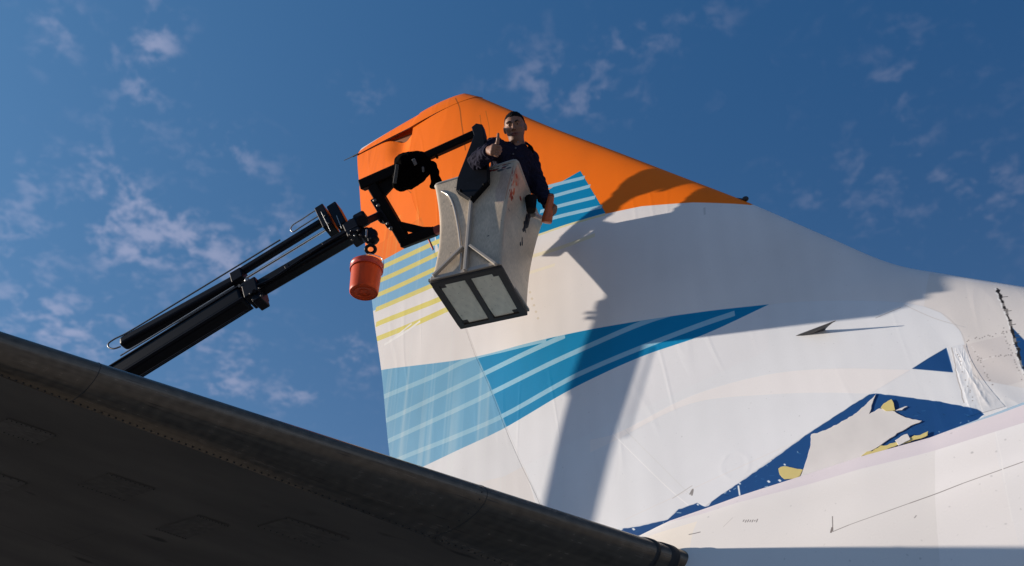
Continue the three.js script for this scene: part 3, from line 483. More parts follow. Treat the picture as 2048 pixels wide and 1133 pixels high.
  obj('socket_pipe', rod(side(1066, 430, 0.03), side(1086, 437, 0.05), 0.02), std(rgb(0.42, 0.38, 0.34), 0.35, 0.6), basket);

  // carrying frame
  const paint = grainTex(256, (x, y) => { const v = 0.75 + 0.35 * fbm(x * 9, y * 9, 2, 4) + (n3(x * 40, y * 40, 9) > 0.6 ? 0.8 : 0); return [v, v * 0.97, v * 0.95].map(clamp1); });
  const blackPaint = (r, g, b, rough, map, spec = 0.35) => new THREE.MeshPhysicalMaterial({ color: rgb(r, g, b), roughness: rough, specularIntensity: spec, map, side: THREE.DoubleSide }); M.black = blackPaint(0.010, 0.0095, 0.011, 0.6, paint, 0.13); const rust = std(rgb(0.17, 0.03, 0.025), 0.7);
  const PT = hit(957, 263, ta.clone().addScaledVector(nearN, -0.36), OUT), U = V(-1.26, 6.6, -5.66), Lw = V(-0.91, 6.15, -5.79);
  const fn = U.clone().sub(Lw).cross(PT.clone().sub(Lw)).normalize(), F = (x, y) => hit(x, y, Lw, fn), fside = fn.clone();
  const ax = (a, b) => b.clone().sub(a).normalize().cross(fn);
  const tube = (x0, y0, x1, y1, px, d = 0.09) => { const a = F(x0, y0), b = F(x1, y1); return bar(a, b, px * scaleAt(a), d, ax(a, b), 0.012); };
  obj('upper_sleeve', tube(722, 372, 806, 335, 21, 0.09), M.black, basket); obj('upper_tube', tube(800, 337, 958, 266, 16, 0.075), M.black, basket);
  obj('lower_tube', [tube(802, 489, 872, 462, 18, 0.08)], M.black, basket);
  obj('upright', tube(746, 372, 811, 484, 22, 0.085), M.black, basket);
  obj('gusset', plate([[752, 372], [801, 345], [788, 372], [770, 392], [766, 390]], [[[757, 366], [767, 361], [762, 371]]], F(775, 370), fn, 0.03), M.black, basket);
  obj('gusset', plate([[790, 438], [801, 444], [848, 455], [862, 455], [866, 470], [812, 486]], [[[813, 463], [827, 466], [816, 470]]], F(820, 465), fn, 0.03), M.black, basket);
  obj('tube_collar', tube(840, 320, 851, 315, 17, 0.08), rust, basket); obj('tube_collar', tube(866, 465, 884, 457, 16, 0.078), rust, basket);
  obj('tube_pin', rod(F(869, 304), F(875, 317), 0.01), M.black, basket);
  const hp = ta.clone().addScaledVector(nearN, 0.045);
  obj('hanger_bracket', bar(PT, hit(957, 264, hp, OUT), 0.06, 0.05, V(0, 1, 0), 0.008), M.black, basket);
  obj('hanger_plate', plate([[947, 260], [955, 253], [966, 255], [970, 270], [971, 298], [977, 344], [977, 367], [944, 403], [916, 385], [919, 362], [936, 318], [952, 276]], [], hit(950, 330, hp, OUT), OUT, 0.05, 0.006), blackPaint(0.007, 0.008, 0.014, 0.5, paint, 0.3), basket);
  for (const p of [near(921, 381, 0.075), near(944, 394, 0.075), near(968, 369, 0.075)]) obj('hanger_bolt', ball(p, 0.010), M.black, basket);
  globalThis.FRAME = { F, fn, U, Lw };
}

// ------------------------------------------------------------------ crane
const { F: FF, fn: FNV } = globalThis.FRAME;
const E0 = V(-1.226, 6.139, -5.515), LO = V(-3.211, 5.166, -6.225), bAx = LO.clone().sub(E0).normalize();
const bUp = V(0, 1, 0).addScaledVector(bAx, -bAx.y).normalize(), bN = bAx.clone().cross(bUp).normalize();
const B = (x, y, off = 0) => { const n = bN.clone(); if (n.dot(EYE.clone().sub(E0)) < 0) n.negate(); return hit(x, y, E0.clone().addScaledVector(n, off), n); };
const crane = thing('loader_crane', 'black knuckle boom crane arm rising behind the tailplane, holding the basket', 'crane', V(-6.9, 0, -7.2));
{
  const bb = (x0, y0, x1, y1, px, d, rad = 0.012, off = 0) => { const a = B(x0, y0, off), b = B(x1, y1, off); return bar(a, b, px * scaleAt(a.clone().lerp(b, 0.5)), d, bUp, rad); };
  const wear = grainTex(512, (x, y) => { const v = 0.7 + 0.5 * fbm(x * 8, y * 8, 1, 5) + (n3(x * 50, y * 50, 4) > 0.55 ? 1.2 : 0) + 0.7 * sm(n3(x * 14, y * 14, 6), 0.45, 0.7); return [v, v * 0.98, v].map((q) => clamp1(q * 0.55)); });
  const coat = (r, g, b, rough, map, spec) => new THREE.MeshPhysicalMaterial({ color: rgb(r, g, b), roughness: rough, specularIntensity: spec, map, side: THREE.DoubleSide }), steel = coat(0.012, 0.014, 0.026, 0.45, wear, 0.3), deep = coat(0.006, 0.0065, 0.011, 0.42, null, 0.25), chrome = std(rgb(0.75, 0.74, 0.72), 0.18, 1), grey = std(rgb(0.35, 0.35, 0.34), 0.4, 0.6);
  const base = B(492, 594), foot = B(260, 738), far = foot.clone().addScaledVector(foot.clone().sub(base).normalize(), 3.6);
  const sO = 41 * scaleAt(foot);
  const outer = obj('outer_boom', bar(far, base, sO, 0.155, bUp, 0.035), steel, crane);
  const rail = (o) => bar(far.clone().addScaledVector(bUp, o), base.clone().addScaledVector(bUp, o), 0.016, 0.166, bUp, 0.004);
  obj('edge_strip', [rail(sO / 2 - 0.012), rail(-sO / 2 + 0.012)], deep, outer);
  obj('inner_boom', bb(500, 589, 716, 463, 29, 0.11, 0.025), steel, crane);
  obj('boom_collar', [bb(496, 594, 524, 578, 42, 0.175, 0.012), bb(510, 600, 527, 590, 42, 0.14, 0.01)], deep, crane);
  obj('boom_collar', bar(far.clone().lerp(base, 0.46), far.clone().lerp(base, 0.5), sO * 1.3, 0.27, bUp, 0.012), deep, crane);
  obj('collar_pin', rod(B(508, 583, 0.10), B(508, 583, -0.10), 0.016), deep, crane); obj('collar_pin', rod(B(478, 572, 0.085), B(478, 572, -0.085), 0.012), grey, crane);
  const cylA = B(244, 690), cylB = B(487, 556), cylFar = cylA;
  const cyl = obj('cylinder_body', [bar(cylFar, cylB, 24 * scaleAt(cylA), 0.11, bUp, 0.035)], deep, crane);
  obj('cylinder_end', [bb(468, 564, 490, 551, 28, 0.12, 0.01)], deep, cyl);
  obj('hydraulic_pipe', [wire([B(240, 694, 0.05), B(226, 698, 0.05), B(216, 694, 0.05), B(216, 688, 0.05), B(226, 680, 0.05), B(250, 668, 0.05), B(360, 602, 0.05), B(462, 540, 0.05), B(560, 480, 0.05)], 0.007, 160)], std(rgb(0.16,0.16,0.16), 0.4, 0.5), crane);
  obj('hydraulic_pipe', wire([B(240, 712, 0.07), B(330, 658, 0.07), B(400, 615, 0.07), B(468, 573, 0.07)], 0.007, 60), grey, crane);
  obj('hydraulic_hose', wire([B(505, 575, 0.07), B(520, 569, 0.07), B(540, 560, 0.065), B(620, 508, 0.062), B(690, 466, 0.07), B(716, 452, 0.075)], 0.011, 140), deep, crane);
  for (const [x, y, o] of [[575, 536, 0.05], [650, 490, 0.05]]) obj('hose_clamp', bar(B(x - 4, y + 2, o), B(x + 4, y - 3, o), 0.04, 0.03, bUp, 0.004), deep, crane);
  for (const [x, y, o] of [[500, 588, 0.094], [518, 577, 0.094], [505, 600, 0.094], [522, 592, 0.094], [700, 470, 0.086], [716, 461, 0.086], [704, 480, 0.086], [720, 470, 0.086], [650, 432, 0.09], [657, 447, 0.09]]) obj('bolt', ball(B(x, y, o), 0.009), std(rgb(0.07, 0.068, 0.065), 0.45, 0.5), crane);
  obj('weld_bead', wire([B(273, 757, 0.08), B(380, 691, 0.08), B(490, 623, 0.08)], 0.006, 40), steel, crane);
  obj('upper_tube', [bb(470, 552, 652, 440, 15, 0.065, 0.02)], deep, crane);
  obj('piston_rod', rod(B(486, 560), B(658, 456), 0.0115), chrome, crane);
  obj('rod_gland', ball(B(494, 562, 0.03), 0.024), grey, crane); obj('rod_eye', rod(B(650, 459), B(662, 452), 0.025), deep, crane);
  obj('rod_bracket', [bar(B(646, 424), B(664, 463), 20 * scaleAt(E0), 0.17, bAx, 0.008), bar(B(668, 417), B(690, 458), 22 * scaleAt(E0), 0.13, bAx, 0.012)], deep, crane);
  obj('bracket_edge', wire([B(642, 424, 0.087), B(661, 463, 0.087)], 0.003, 6), grey, crane); obj('bracket_edge', wire([B(673, 432, 0.067), B(683, 457, 0.067)], 0.004, 6), grey, crane); obj('hose_union', ball(B(648, 418, 0.06), 0.016), grey, crane);
  obj('hydraulic_pipe', wire([B(646, 419, 0.04), B(634, 420, 0.04), B(605, 438, 0.04), B(584, 452, 0.04), B(581, 459, 0.04), B(586, 464, 0.04), B(600, 455, 0.04), B(640, 430, 0.04)], 0.006, 90), grey, crane);
  obj('boom_head', [bb(698, 473, 724, 457, 42, 0.16, 0.015), bar(B(712, 446), B(734, 434), 0.085, 0.12, bUp, 0.02), bar(B(716, 466), B(738, 474), 0.09, 0.10, bUp, 0.02)], deep, crane);
  obj('head_pin', [rod(B(724, 442, 0.1), B(724, 442, -0.1), 0.045), rod(B(704, 466, 0.1), B(704, 466, -0.1), 0.02), ball(B(702, 445, 0.03), 0.028), ball(B(733, 462, 0.02), 0.03)], deep, crane);
  obj('hose_fitting', rod(B(733, 460, 0.08), B(732, 474, 0.08), 0.008), grey, crane); obj('hose_fitting', rod(B(701, 462, 0.085), B(709, 472, 0.085), 0.005), grey, crane);
  const s0 = B(726, 446), s1 = FF(762, 429);
  obj('swivel_arm', [bar(s0, s1, 0.06, 0.07, V(0, 1, 0), 0.015)], deep, crane);
  obj('mounting_plate', [bar(FF(749, 400), FF(783, 456), 0.045, 0.10, FNV.clone().cross(V(0, 1, 0)), 0.006), bar(FF(757, 424), FF(772, 440), 0.10, 0.07, FNV.clone().cross(V(0, 1, 0)), 0.01)], deep, crane);
  obj('mounting_bolt', [FF(750, 402), FF(757, 412), FF(776, 448), FF(782, 457)].map((p) => ball(p.clone().addScaledVector(ray(760, 430).normalize(), -0.04), 0.02)), std(rgb(0.14, 0.13, 0.12), 0.4, 0.6), crane);
  // hook below the head
  const hk = hit(741, 499, E0.clone().add(V(0.05, 0, 0.06)), azimuth(0)), up = V(0, 1, 0);
  const HKP = (x, y) => hit(x, y, hk, azimuth(0));
  obj('hook_block', [ball(HKP(743, 470), 0.05, 1, 1.1, 0.8), ball(HKP(747, 480), 0.042), bar(HKP(738, 459), HKP(744, 486), 0.06, 0.06, V(1, 0, 0), 0.015), ball(HKP(753, 480), 0.022), ball(HKP(736, 484), 0.018)], deep, crane);
  const ringQ = new THREE.Quaternion().setFromUnitVectors(V(0, 0, 1), ray(741, 499).normalize().negate());
  obj('hook_ring', new THREE.TorusGeometry(0.036, 0.0145, 12, 32).scale(1, 0.85, 1).applyQuaternion(ringQ).translate(hk.x, hk.y, hk.z), deep, crane);
  // column and foot, hidden behind the tailplane
  obj('crane_column', [bar(far.clone(), V(far.x, 1.2, far.z), 0.36, 0.36, V(1, 0, 0), 0.05), bar(V(far.x - 0.4, 1.3, far.z), V(far.x + 0.4, 1.3, far.z), 0.8, 0.4, V(0, 0, 1), 0.04)], steel, crane);
  // the truck that carries it stands behind the tailplane, towards the sun; its shadow lies under the tailplane
  const along = azimuth(8), across = azimuth(98), tk = (f, y, o) => V(far.x, y, far.z).addScaledVector(along, f).addScaledVector(across, o), green = coat(0.05, 0.07, 0.10, 0.5, null, 0.5);
  obj('truck_chassis', bar(tk(-5.2, 0.95, 0), tk(4.4, 0.95, 0), 0.22, 1.0, V(0, 1, 0), 0.03), deep, crane);
  obj('truck_body', bar(tk(-5.2, 1.75, 0), tk(1.2, 1.75, 0), 1.35, 2.4, V(0, 1, 0), 0.06), green, crane);
  const cab = obj('truck_cab', [bar(tk(1.9, 1.35, 0), tk(4.2, 1.35, 0), 1.0, 2.3, V(0, 1, 0), 0.12), bar(tk(1.9, 2.15, 0), tk(3.7, 2.15, 0), 0.95, 2.2, V(0, 1, 0), 0.15)], green, crane);
  for (const o of [-1.1, 1.1]) obj('side_window', bar(tk(2.4, 2.2, o), tk(3.4, 2.2, o), 0.5, 0.03, V(0, 1, 0), 0.01), deep, cab);
  for (const f of [-4, -2.8, 3.1]) for (const o of [-1, 1]) { const w = obj('wheel', new THREE.TorusGeometry(0.36, 0.15, 14, 32).applyMatrix4(new THREE.Matrix4().makeBasis(along, V(0, 1, 0), across).setPosition(tk(f, 0.51, o))), deep, crane); obj('rim', rod(tk(f, 0.51, o - 0.1), tk(f, 0.51, o + 0.1), 0.24), grey, w); }
}

// ------------------------------------------------------------------ orange pail on the hook
{
  const c = hit(734, 531, E0.clone().add(V(0.05, 0, 0.10)), azimuth(0)), k = scaleAt(c), rT = 31 * k, rB = 28 * k, H = 0.262;
  const pail = thing('paint_pail', 'scuffed orange plastic pail hanging under the crane arm tip', 'pail', V(c.x, c.y - H, c.z));
  const tex = grainTex(512, (x, y) => { const v = 0.86 + 0.2 * fbm(x * 8, y * 8, 3, 5), s = sm(n3(x * 11, y * 22, 5), 0.3, 0.75) * 0.35; return [mix(v, 0.95, s), mix(v * 0.9, 0.85, s), mix(v * 0.85, 0.82, s)].map(clamp1); }); tex.repeat.set(2, 1);
  const orange = new THREE.MeshPhysicalMaterial({ color: rgb(0.80, 0.105, 0.014), roughness: 0.45, specularIntensity: 0.45, map: tex, side: THREE.DoubleSide }), rim = std(rgb(0.50, 0.045, 0.016), 0.42);
  obj('pail_body', new THREE.LatheGeometry([[0, 0.012], [rB * 0.45, 0.012], [rB * 0.46, 0.006], [rB * 0.9, 0.006], [rB * 0.93, 0], [rB, 0.006], [rB + 0.002, 0.03], [rT - 0.002, H * 0.80], [rT - 0.004, H], [rT - 0.01, H], [rB - 0.01, 0.03]].map(([x, y]) => new THREE.Vector2(Math.max(x, 0.0001), y)), 48), orange, pail, false);
  obj('pail_collar', [new THREE.LatheGeometry([[rT - 0.003, H * 0.80], [rT + 0.008, H * 0.795], [rT + 0.009, H * 0.83], [rT + 0.002, H * 0.84], [rT + 0.002, H * 0.93], [rT + 0.009, H * 0.94], [rT + 0.009, H], [rT - 0.006, H + 0.003]].map(([x, y]) => new THREE.Vector2(x, y)), 48)], rim, pail, false);
  obj('pail_base_ring', [new THREE.TorusGeometry(rB * 0.68, 0.003, 6, 40).rotateX(Math.PI / 2).translate(0, 0.005, 0), new THREE.TorusGeometry(rB * 0.3, 0.003, 6, 30).rotateX(Math.PI / 2).translate(0, 0.011, 0)], orange, pail, false);
  const hkx = hit(741, 508, E0.clone().add(V(0.05, 0, 0.06)), azimuth(0)), lx = hkx.clone().sub(pail.position);
  const hp = []; for (let i = 0; i <= 20; i++) { const a = i / 20 * Math.PI; hp.push(V(-Math.cos(a) * (rT + 0.008) * Math.min(1, 0.25 + Math.abs(Math.cos(a))) , H * 0.9 + Math.sin(a) ** 0.8 * (lx.y - H * 0.9), lx.z * Math.sin(a))); }
  obj('bail_handle', wire(hp, 0.0035, 80), std(rgb(0.6, 0.6, 0.58), 0.3, 0.9), pail, false);
}

// ------------------------------------------------------------------ meshing of soft bodies
function netMesh(sdf, lo, hi, cell, colour) {
  const nx = Math.ceil((hi.x - lo.x) / cell) + 1, ny = Math.ceil((hi.y - lo.y) / cell) + 1, nz = Math.ceil((hi.z - lo.z) / cell) + 1, val = new Float32Array(nx * ny * nz), p = V(0, 0, 0);
  for (let k = 0; k < nz; k++) for (let j = 0; j < ny; j++) for (let i = 0; i < nx; i++) val[(k * ny + j) * nx + i] = sdf(p.set(lo.x + i * cell, lo.y + j * cell, lo.z + k * cell));
  const id = new Int32Array(nx * ny * nz).fill(-1), pos = [], idx = [], at = (i, j, k) => (k * ny + j) * nx + i;
  const cor = [[0, 0, 0], [1, 0, 0], [0, 1, 0], [1, 1, 0], [0, 0, 1], [1, 0, 1], [0, 1, 1], [1, 1, 1]], ed = [[0, 1], [2, 3], [4, 5], [6, 7], [0, 2], [1, 3], [4, 6], [5, 7], [0, 4], [1, 5], [2, 6], [3, 7]];
  for (let k = 0; k < nz - 1; k++) for (let j = 0; j < ny - 1; j++) for (let i = 0; i < nx - 1; i++) {
    const v = cor.map((c) => val[at(i + c[0], j + c[1], k + c[2])]); let m = 0; for (const q of v) if (q < 0) m++; if (m === 0 || m === 8) continue;
    let x = 0, y = 0, z = 0, n = 0; for (const [a, b] of ed) if ((v[a] < 0) !== (v[b] < 0)) { const t = v[a] / (v[a] - v[b]); x += mix(cor[a][0], cor[b][0], t); y += mix(cor[a][1], cor[b][1], t); z += mix(cor[a][2], cor[b][2], t); n++; }
    id[at(i, j, k)] = pos.length / 3; pos.push(lo.x + (i + x / n) * cell, lo.y + (j + y / n) * cell, lo.z + (k + z / n) * cell);
  }
  const quad = (a, b, c, d, flip) => { if (a < 0 || b < 0 || c < 0 || d < 0) return; flip ? idx.push(a, c, b, a, d, c) : idx.push(a, b, c, a, c, d); };
  for (let k = 1; k < nz - 1; k++) for (let j = 1; j < ny - 1; j++) for (let i = 1; i < nx - 1; i++) {
    const s = val[at(i, j, k)] < 0;
    if (s !== val[at(i + 1, j, k)] < 0) quad(id[at(i, j - 1, k - 1)], id[at(i, j, k - 1)], id[at(i, j, k)], id[at(i, j - 1, k)], !s);
    if (s !== val[at(i, j + 1, k)] < 0) quad(id[at(i - 1, j, k - 1)], id[at(i - 1, j, k)], id[at(i, j, k)], id[at(i, j, k - 1)], !s);
    if (s !== val[at(i, j, k + 1)] < 0) quad(id[at(i - 1, j - 1, k)], id[at(i, j - 1, k)], id[at(i, j, k)], id[at(i - 1, j, k)], !s);
  }
  const nor = [], col = [], e = cell * 0.5, a = V(0, 0, 0);
  for (let i = 0; i < pos.length; i += 3) {
    const [x, y, z] = [pos[i], pos[i + 1], pos[i + 2]];
    const g = V(sdf(a.set(x + e, y, z)) - sdf(a.set(x - e, y, z)), sdf(a.set(x, y + e, z)) - sdf(a.set(x, y - e, z)), sdf(a.set(x, y, z + e)) - sdf(a.set(x, y, z - e))).normalize();
    nor.push(g.x, g.y, g.z); if (colour) { const c = colour(a.set(x, y, z)); col.push(c[0], c[1], c[2]); }
  }
  const g = new THREE.BufferGeometry(); g.setAttribute('position', new THREE.Float32BufferAttribute(pos, 3)); g.setAttribute('normal', new THREE.Float32BufferAttribute(nor, 3)); if (colour) g.setAttribute('color', new THREE.Float32BufferAttribute(col, 3)); g.setIndex(idx); return g;
}
const smin = (a, b, k) => { const h = Math.max(k - Math.abs(a - b), 0) / k; return Math.min(a, b) - h * h * k * 0.25; };
const tmpA = V(0, 0, 0), tmpB = V(0, 0, 0);
const cap = (p, a, b, r0, r1) => { tmpA.subVectors(b, a); tmpB.subVectors(p, a); const t = Math.min(1, Math.max(0, tmpA.dot(tmpB) / tmpA.lengthSq())); return tmpB.addScaledVector(tmpA, -t).length() - mix(r0, r1, t); };
const ell = (p, c, rx, ry, rz) => { const x = (p.x - c.x) / rx, y = (p.y - c.y) / ry, z = (p.z - c.z) / rz, k = Math.sqrt(x * x + y * y + z * z), m = Math.sqrt((x / rx) ** 2 + (y / ry) ** 2 + (z / rz) ** 2); return k < 1e-6 ? -Math.min(rx, ry, rz) : k * (k - 1) / m; };

// ------------------------------------------------------------------ black bundle hung over the upper tube
{
  const Q = (x, y, o = 0) => FF(x, y).addScaledVector(ray(x, y).normalize(), o), c = Q(825, 330);
  const bundle = thing('cloth_bundle', 'black cloth bundle with grey patches slung over the basket frame tube', 'cloth bundle', c.clone());
  const bl = [[812, 330, 24], [835, 328, 26], [845, 335, 18], [803, 352, 17], [820, 352, 20], [838, 352, 15], [796, 366, 12], [806, 376, 9], [822, 368, 11]].map(([x, y, r], i) => [Q(x, y, -0.03 + (i % 3) * 0.02), r * scaleAt(c)]);
  const tail = [[846, 336, 10], [862, 332, 10], [868, 345, 9], [872, 362, 9], [868, 372, 8]].map(([x, y, r]) => [Q(x, y, 0.0), r * scaleAt(c)]);
  const f = (p) => { let d = 9; for (const [q, r] of bl) d = smin(d, p.distanceTo(q) - r, 0.035); for (let i = 0; i < tail.length - 1; i++) d = smin(d, cap(p, tail[i][0], tail[i + 1][0], tail[i][1], tail[i + 1][1]), 0.02); return d + 0.012 * n3(p.x * 16, p.y * 16, p.z * 16) + 0.005 * n3(p.x * 40, p.y * 30, p.z * 40); };
  const cloth = new THREE.MeshPhysicalMaterial({ color: rgb(0.0022, 0.002, 0.002), roughness: 0.95, specularIntensity: 0.05, side: THREE.DoubleSide });
  obj('cloth', netMesh(f, c.clone().add(V(-0.4, -0.42, -0.35)), c.clone().add(V(0.45, 0.35, 0.35)), 0.011), cloth, bundle);
  const patch = std(rgb(0.13, 0.13, 0.135), 0.8);
  const pm = (x, y, w, h, rot) => { let t = -0.4; const d = ray(x, y).normalize(), p = Q(x, y, t); for (let i = 0; i < 60; i++) { const s = f(p); if (s < 0.003) break; p.addScaledVector(d, s * 0.7); } const g = new RoundedBoxGeometry(w, h, 0.02, 2, 0.008); return g.rotateZ(rot).applyQuaternion(new THREE.Quaternion().setFromUnitVectors(V(0, 0, 1), d.clone().negate())).translate(p.x, p.y, p.z); };
  obj('grey_patch', pm(829, 324, 0.03, 0.055, 0.45), patch, bundle); obj('grey_patch', pm(846, 339, 0.02, 0.045, 0.1), patch, bundle); obj('grey_patch', pm(792, 348, 0.03, 0.16, -0.12), std(rgb(0.05, 0.055, 0.06), 0.8), bundle);
}

// ------------------------------------------------------------------ man in the basket
const Y = (x, y, h) => atHeight(x, y, h + 1.6);
const person = thing('person', 'man in dark blue work shirt leaning over the basket rim, right thumb up', 'person', V(-0.17, HB + 0.03, -5.08));
{
  const head = Y(1030, 256, 4.93), neckT = head.clone().add(V(0.012, -0.09, -0.045)), neckB = Y(1040, 297, 4.77).add(V(0, 0, -0.04));
  const face = EYE.clone().sub(head).normalize().lerp(V(-0.35, -0.22, 0.9).normalize(), 0.35).normalize();   // looks down at the camera
  const hx = V(0, 1, 0).cross(face).normalize(), hy = face.clone().cross(hx);
  { const t = 0.05, a = hx.clone(), b = hy.clone(); hx.copy(a).multiplyScalar(Math.cos(t)).addScaledVector(b, Math.sin(t)); hy.copy(b).multiplyScalar(Math.cos(t)).addScaledVector(a, -Math.sin(t)); }
  const HS = 1.01, HP = (x, y, z) => head.clone().addScaledVector(hx, x * HS).addScaledVector(hy, y * HS).addScaledVector(face, z * HS);
  const rS = Y(988, 295, 4.76), rE = Y(957, 321, 4.47), rW = Y(980, 301, 4.37), lS = Y(1057, 318, 4.80), lE = Y(1076, 370, 4.58), lW = Y(1096, 408, 4.35);
  const chest = rS.clone().lerp(lS, 0.5).add(V(0, -0.12, -0.09)), pelvis = V(-0.05, 5.96, -5.08), lHip = pelvis.clone().add(V(0.09, -0.02, 0)), rHip = pelvis.clone().add(V(-0.09, -0.02, 0)), fl = HB + 0.045;
  const lK = V(-0.02, 5.58, -5.02), rK = V(-0.24, 5.58, -5.04), lA = V(-0.04, fl + 0.07, -5.1), rA = V(-0.27, fl + 0.07, -5.12);
  // torso as rounded capsules
  const torso = (p, g = 0) => { let d = cap(p, pelvis, chest, 0.125 + g, 0.13 + g); d = smin(d, cap(p, rS.clone().lerp(chest, 0.15), lS.clone().lerp(chest, 0.15), 0.068 + g, 0.066 + g), 0.10); d = smin(d, cap(p, neckB, chest, 0.062 + g, 0.115 + g), 0.06); return d; };
  const arms = (p, g = 0) => { let d = cap(p, rS, rE, 0.062 + g, 0.05 + g); d = smin(d, cap(p, rE, rW, 0.05 + g, 0.034 + g), 0.03); d = Math.min(d, smin(cap(p, lS, lE, 0.06 + g, 0.05 + g), cap(p, lE, lW, 0.05 + g, 0.034 + g), 0.03)); return d; };
  const legs = (p, g = 0) => { let d = smin(cap(p, rHip, rK, 0.095 + g, 0.065 + g), cap(p, rK, rA, 0.063 + g, 0.045 + g), 0.03); d = Math.min(d, smin(cap(p, lHip, lK, 0.095 + g, 0.065 + g), cap(p, lK, lA, 0.063 + g, 0.045 + g), 0.03)); return smin(d, Math.min(cap(p, rA, rA.clone().add(V(0, -0.04, 0.17)), 0.045, 0.035), cap(p, lA, lA.clone().add(V(0, -0.04, 0.17)), 0.045, 0.035)), 0.03); };
  const loc = V(0, 0, 0);
  const headF = (p) => {
    loc.subVectors(p, head); const q = V(loc.dot(hx), loc.dot(hy), loc.dot(face)).multiplyScalar(1 / HS);
    let d = ell(q, V(0, 0.025, -0.015), 0.077, 0.098, 0.096); d = smin(d, ell(q, V(0, -0.045, 0.022), 0.060, 0.072, 0.066), 0.04);
    d = smin(d, ell(q, V(0, -0.096, 0.052), 0.026, 0.02, 0.026), 0.03);
    for (const s of [-1, 1]) { d = smin(d, ell(q, V(s * 0.038, -0.018, 0.058), 0.024, 0.017, 0.02), 0.02); d = smin(d, ell(q, V(s * 0.032, 0.03, 0.078), 0.026, 0.008, 0.012), 0.016); d = Math.max(d, -ell(q, V(s * 0.031, 0.012, 0.094), 0.017, 0.010, 0.016)); d = smin(d, ell(q, V(s * 0.031, 0.012, 0.078), 0.012, 0.011, 0.011), 0.004); d = smin(d, ell(q, V(s * 0.08, -0.004, -0.012), 0.011, 0.030, 0.019), 0.008); }
    d = smin(d, cap(q, V(0, 0.018, 0.084), V(0, -0.022, 0.106), 0.008, 0.0125), 0.012); for (const s of [-1, 1]) d = smin(d, ell(q, V(s * 0.011, -0.028, 0.094), 0.008, 0.007, 0.009), 0.006);
    d = smin(d, ell(q, V(0, -0.056, 0.081), 0.026, 0.0065, 0.010), 0.008); d = smin(d, ell(q, V(0, -0.068, 0.079), 0.022, 0.007, 0.010), 0.008); d = Math.max(d, -ell(q, V(0, -0.0618, 0.093), 0.024, 0.0022, 0.012));
    return d * HS;
  };
  const neck = (p) => cap(p, neckB.clone().add(V(0, -0.02, 0)), neckT, 0.062, 0.056);
  // hands: a fist with raised thumb, and one closed on the tool
  function hand(wr, fwd, thumbDir, palmN, fistClosed, thumbUp) {
    const side = thumbDir.clone(), parts = [], at = (f, s, n) => wr.clone().addScaledVector(fwd, f).addScaledVector(side, s).addScaledVector(palmN, n);
    parts.push([at(0.01, 0, 0), at(0.075, 0.02, 0), 0.027, 0.022], [at(0.01, 0, 0), at(0.078, -0.022, 0), 0.026, 0.02], [at(0.04, -0.01, 0), at(0.08, 0, 0), 0.024, 0.02]);
    const len = [0.9, 1, 0.94, 0.76];
    [0.031, 0.011, -0.010, -0.030].forEach((s, i) => { const k = len[i]; const a = at(0.082, s, 0), b = at(0.098, s, 0.036 * k), c = at(0.066, s * 0.95, 0.058 * k), e = at(0.042, s * 0.95, 0.040 * k); parts.push([a, b, 0.0105, 0.0098], [b, c, 0.0098, 0.009], [c, e, 0.009, 0.008]); });
    const t0 = at(0.025, 0.026, 0.012), t1 = at(0.055, thumbUp ? 0.055 : 0.046, 0.022), t2 = thumbUp ? at(0.058, 0.088, 0.016) : at(0.080, 0.040, 0.048), t3 = thumbUp ? at(0.050, 0.118, 0.010) : at(0.085, 0.020, 0.062);
    parts.push([t0, t1, 0.015, 0.013], [t1, t2, 0.0125, 0.0112], [t2, t3, 0.0112, 0.009]);
    const inner = (p) => { let d = 9; parts.forEach(([a, b, r0, r1], i) => { const q = cap(p, a, b, r0, r1); d = i < 3 ? smin(d, q, 0.015) : smin(d, q, 0.006); }); return smin(d, cap(p, wr.clone().addScaledVector(fwd, -0.05), wr.clone().addScaledVector(fwd, 0.02), 0.029, 0.026), 0.012); };
    return inner;
  }
  const rF = EYE.clone().sub(rW).normalize().lerp(V(0.6, -0.2, 0.4).normalize(), 0.3).normalize(), rUp = V(0.10, 1, 0.1); rUp.addScaledVector(rF, -rUp.dot(rF)).normalize();
  const rN = rUp.clone().cross(rF).normalize();                               // the back of the right hand is to his right, fingers curl to his left
  const rPalm = rN.clone().multiplyScalar(rN.x > 0 ? 1 : -1);
  const handR = hand(rW, rF, rUp, rPalm, true, true);
  const lF = V(0.55, -0.8, 0.1).normalize(), lT = V(-0.1, 0.5, 0.8); lT.addScaledVector(lF, -lT.dot(lF)).normalize(); const lN = lT.clone().cross(lF).normalize(), lPalm = lN.clone().multiplyScalar(lN.z > 0 ? 1 : -1);
  const handL = hand(lW, lF, lT, lPalm, true, false);
  const body = (p) => Math.min(smin(smin(torso(p), neck(p), 0.03), arms(p), 0.03), smin(torso(p), legs(p), 0.04));
  const skinC = [0.25, 0.118, 0.068], lip = [0.17, 0.055, 0.042], stub = [0.13, 0.066, 0.045];
  const colour = (p) => { loc.subVectors(p, head); const x = loc.dot(hx), y = loc.dot(hy), z = loc.dot(face); if (z > 0.06 && Math.abs(y + 0.0625) < 0.013 && Math.abs(x) < 0.027) return lip; if (Math.abs(x) < 0.08 && y < -0.05 && y > -0.14 && z > -0.02) return stub.map((v, i) => mix(v, skinC[i], 0.5)); return skinC; };
  const box = (pts, m) => { const b = new THREE.Box3().setFromPoints(pts).expandByScalar(m); return [b.min, b.max]; };
  const skin = std(0xffffff, 0.55, 0, { vertexColors: true });
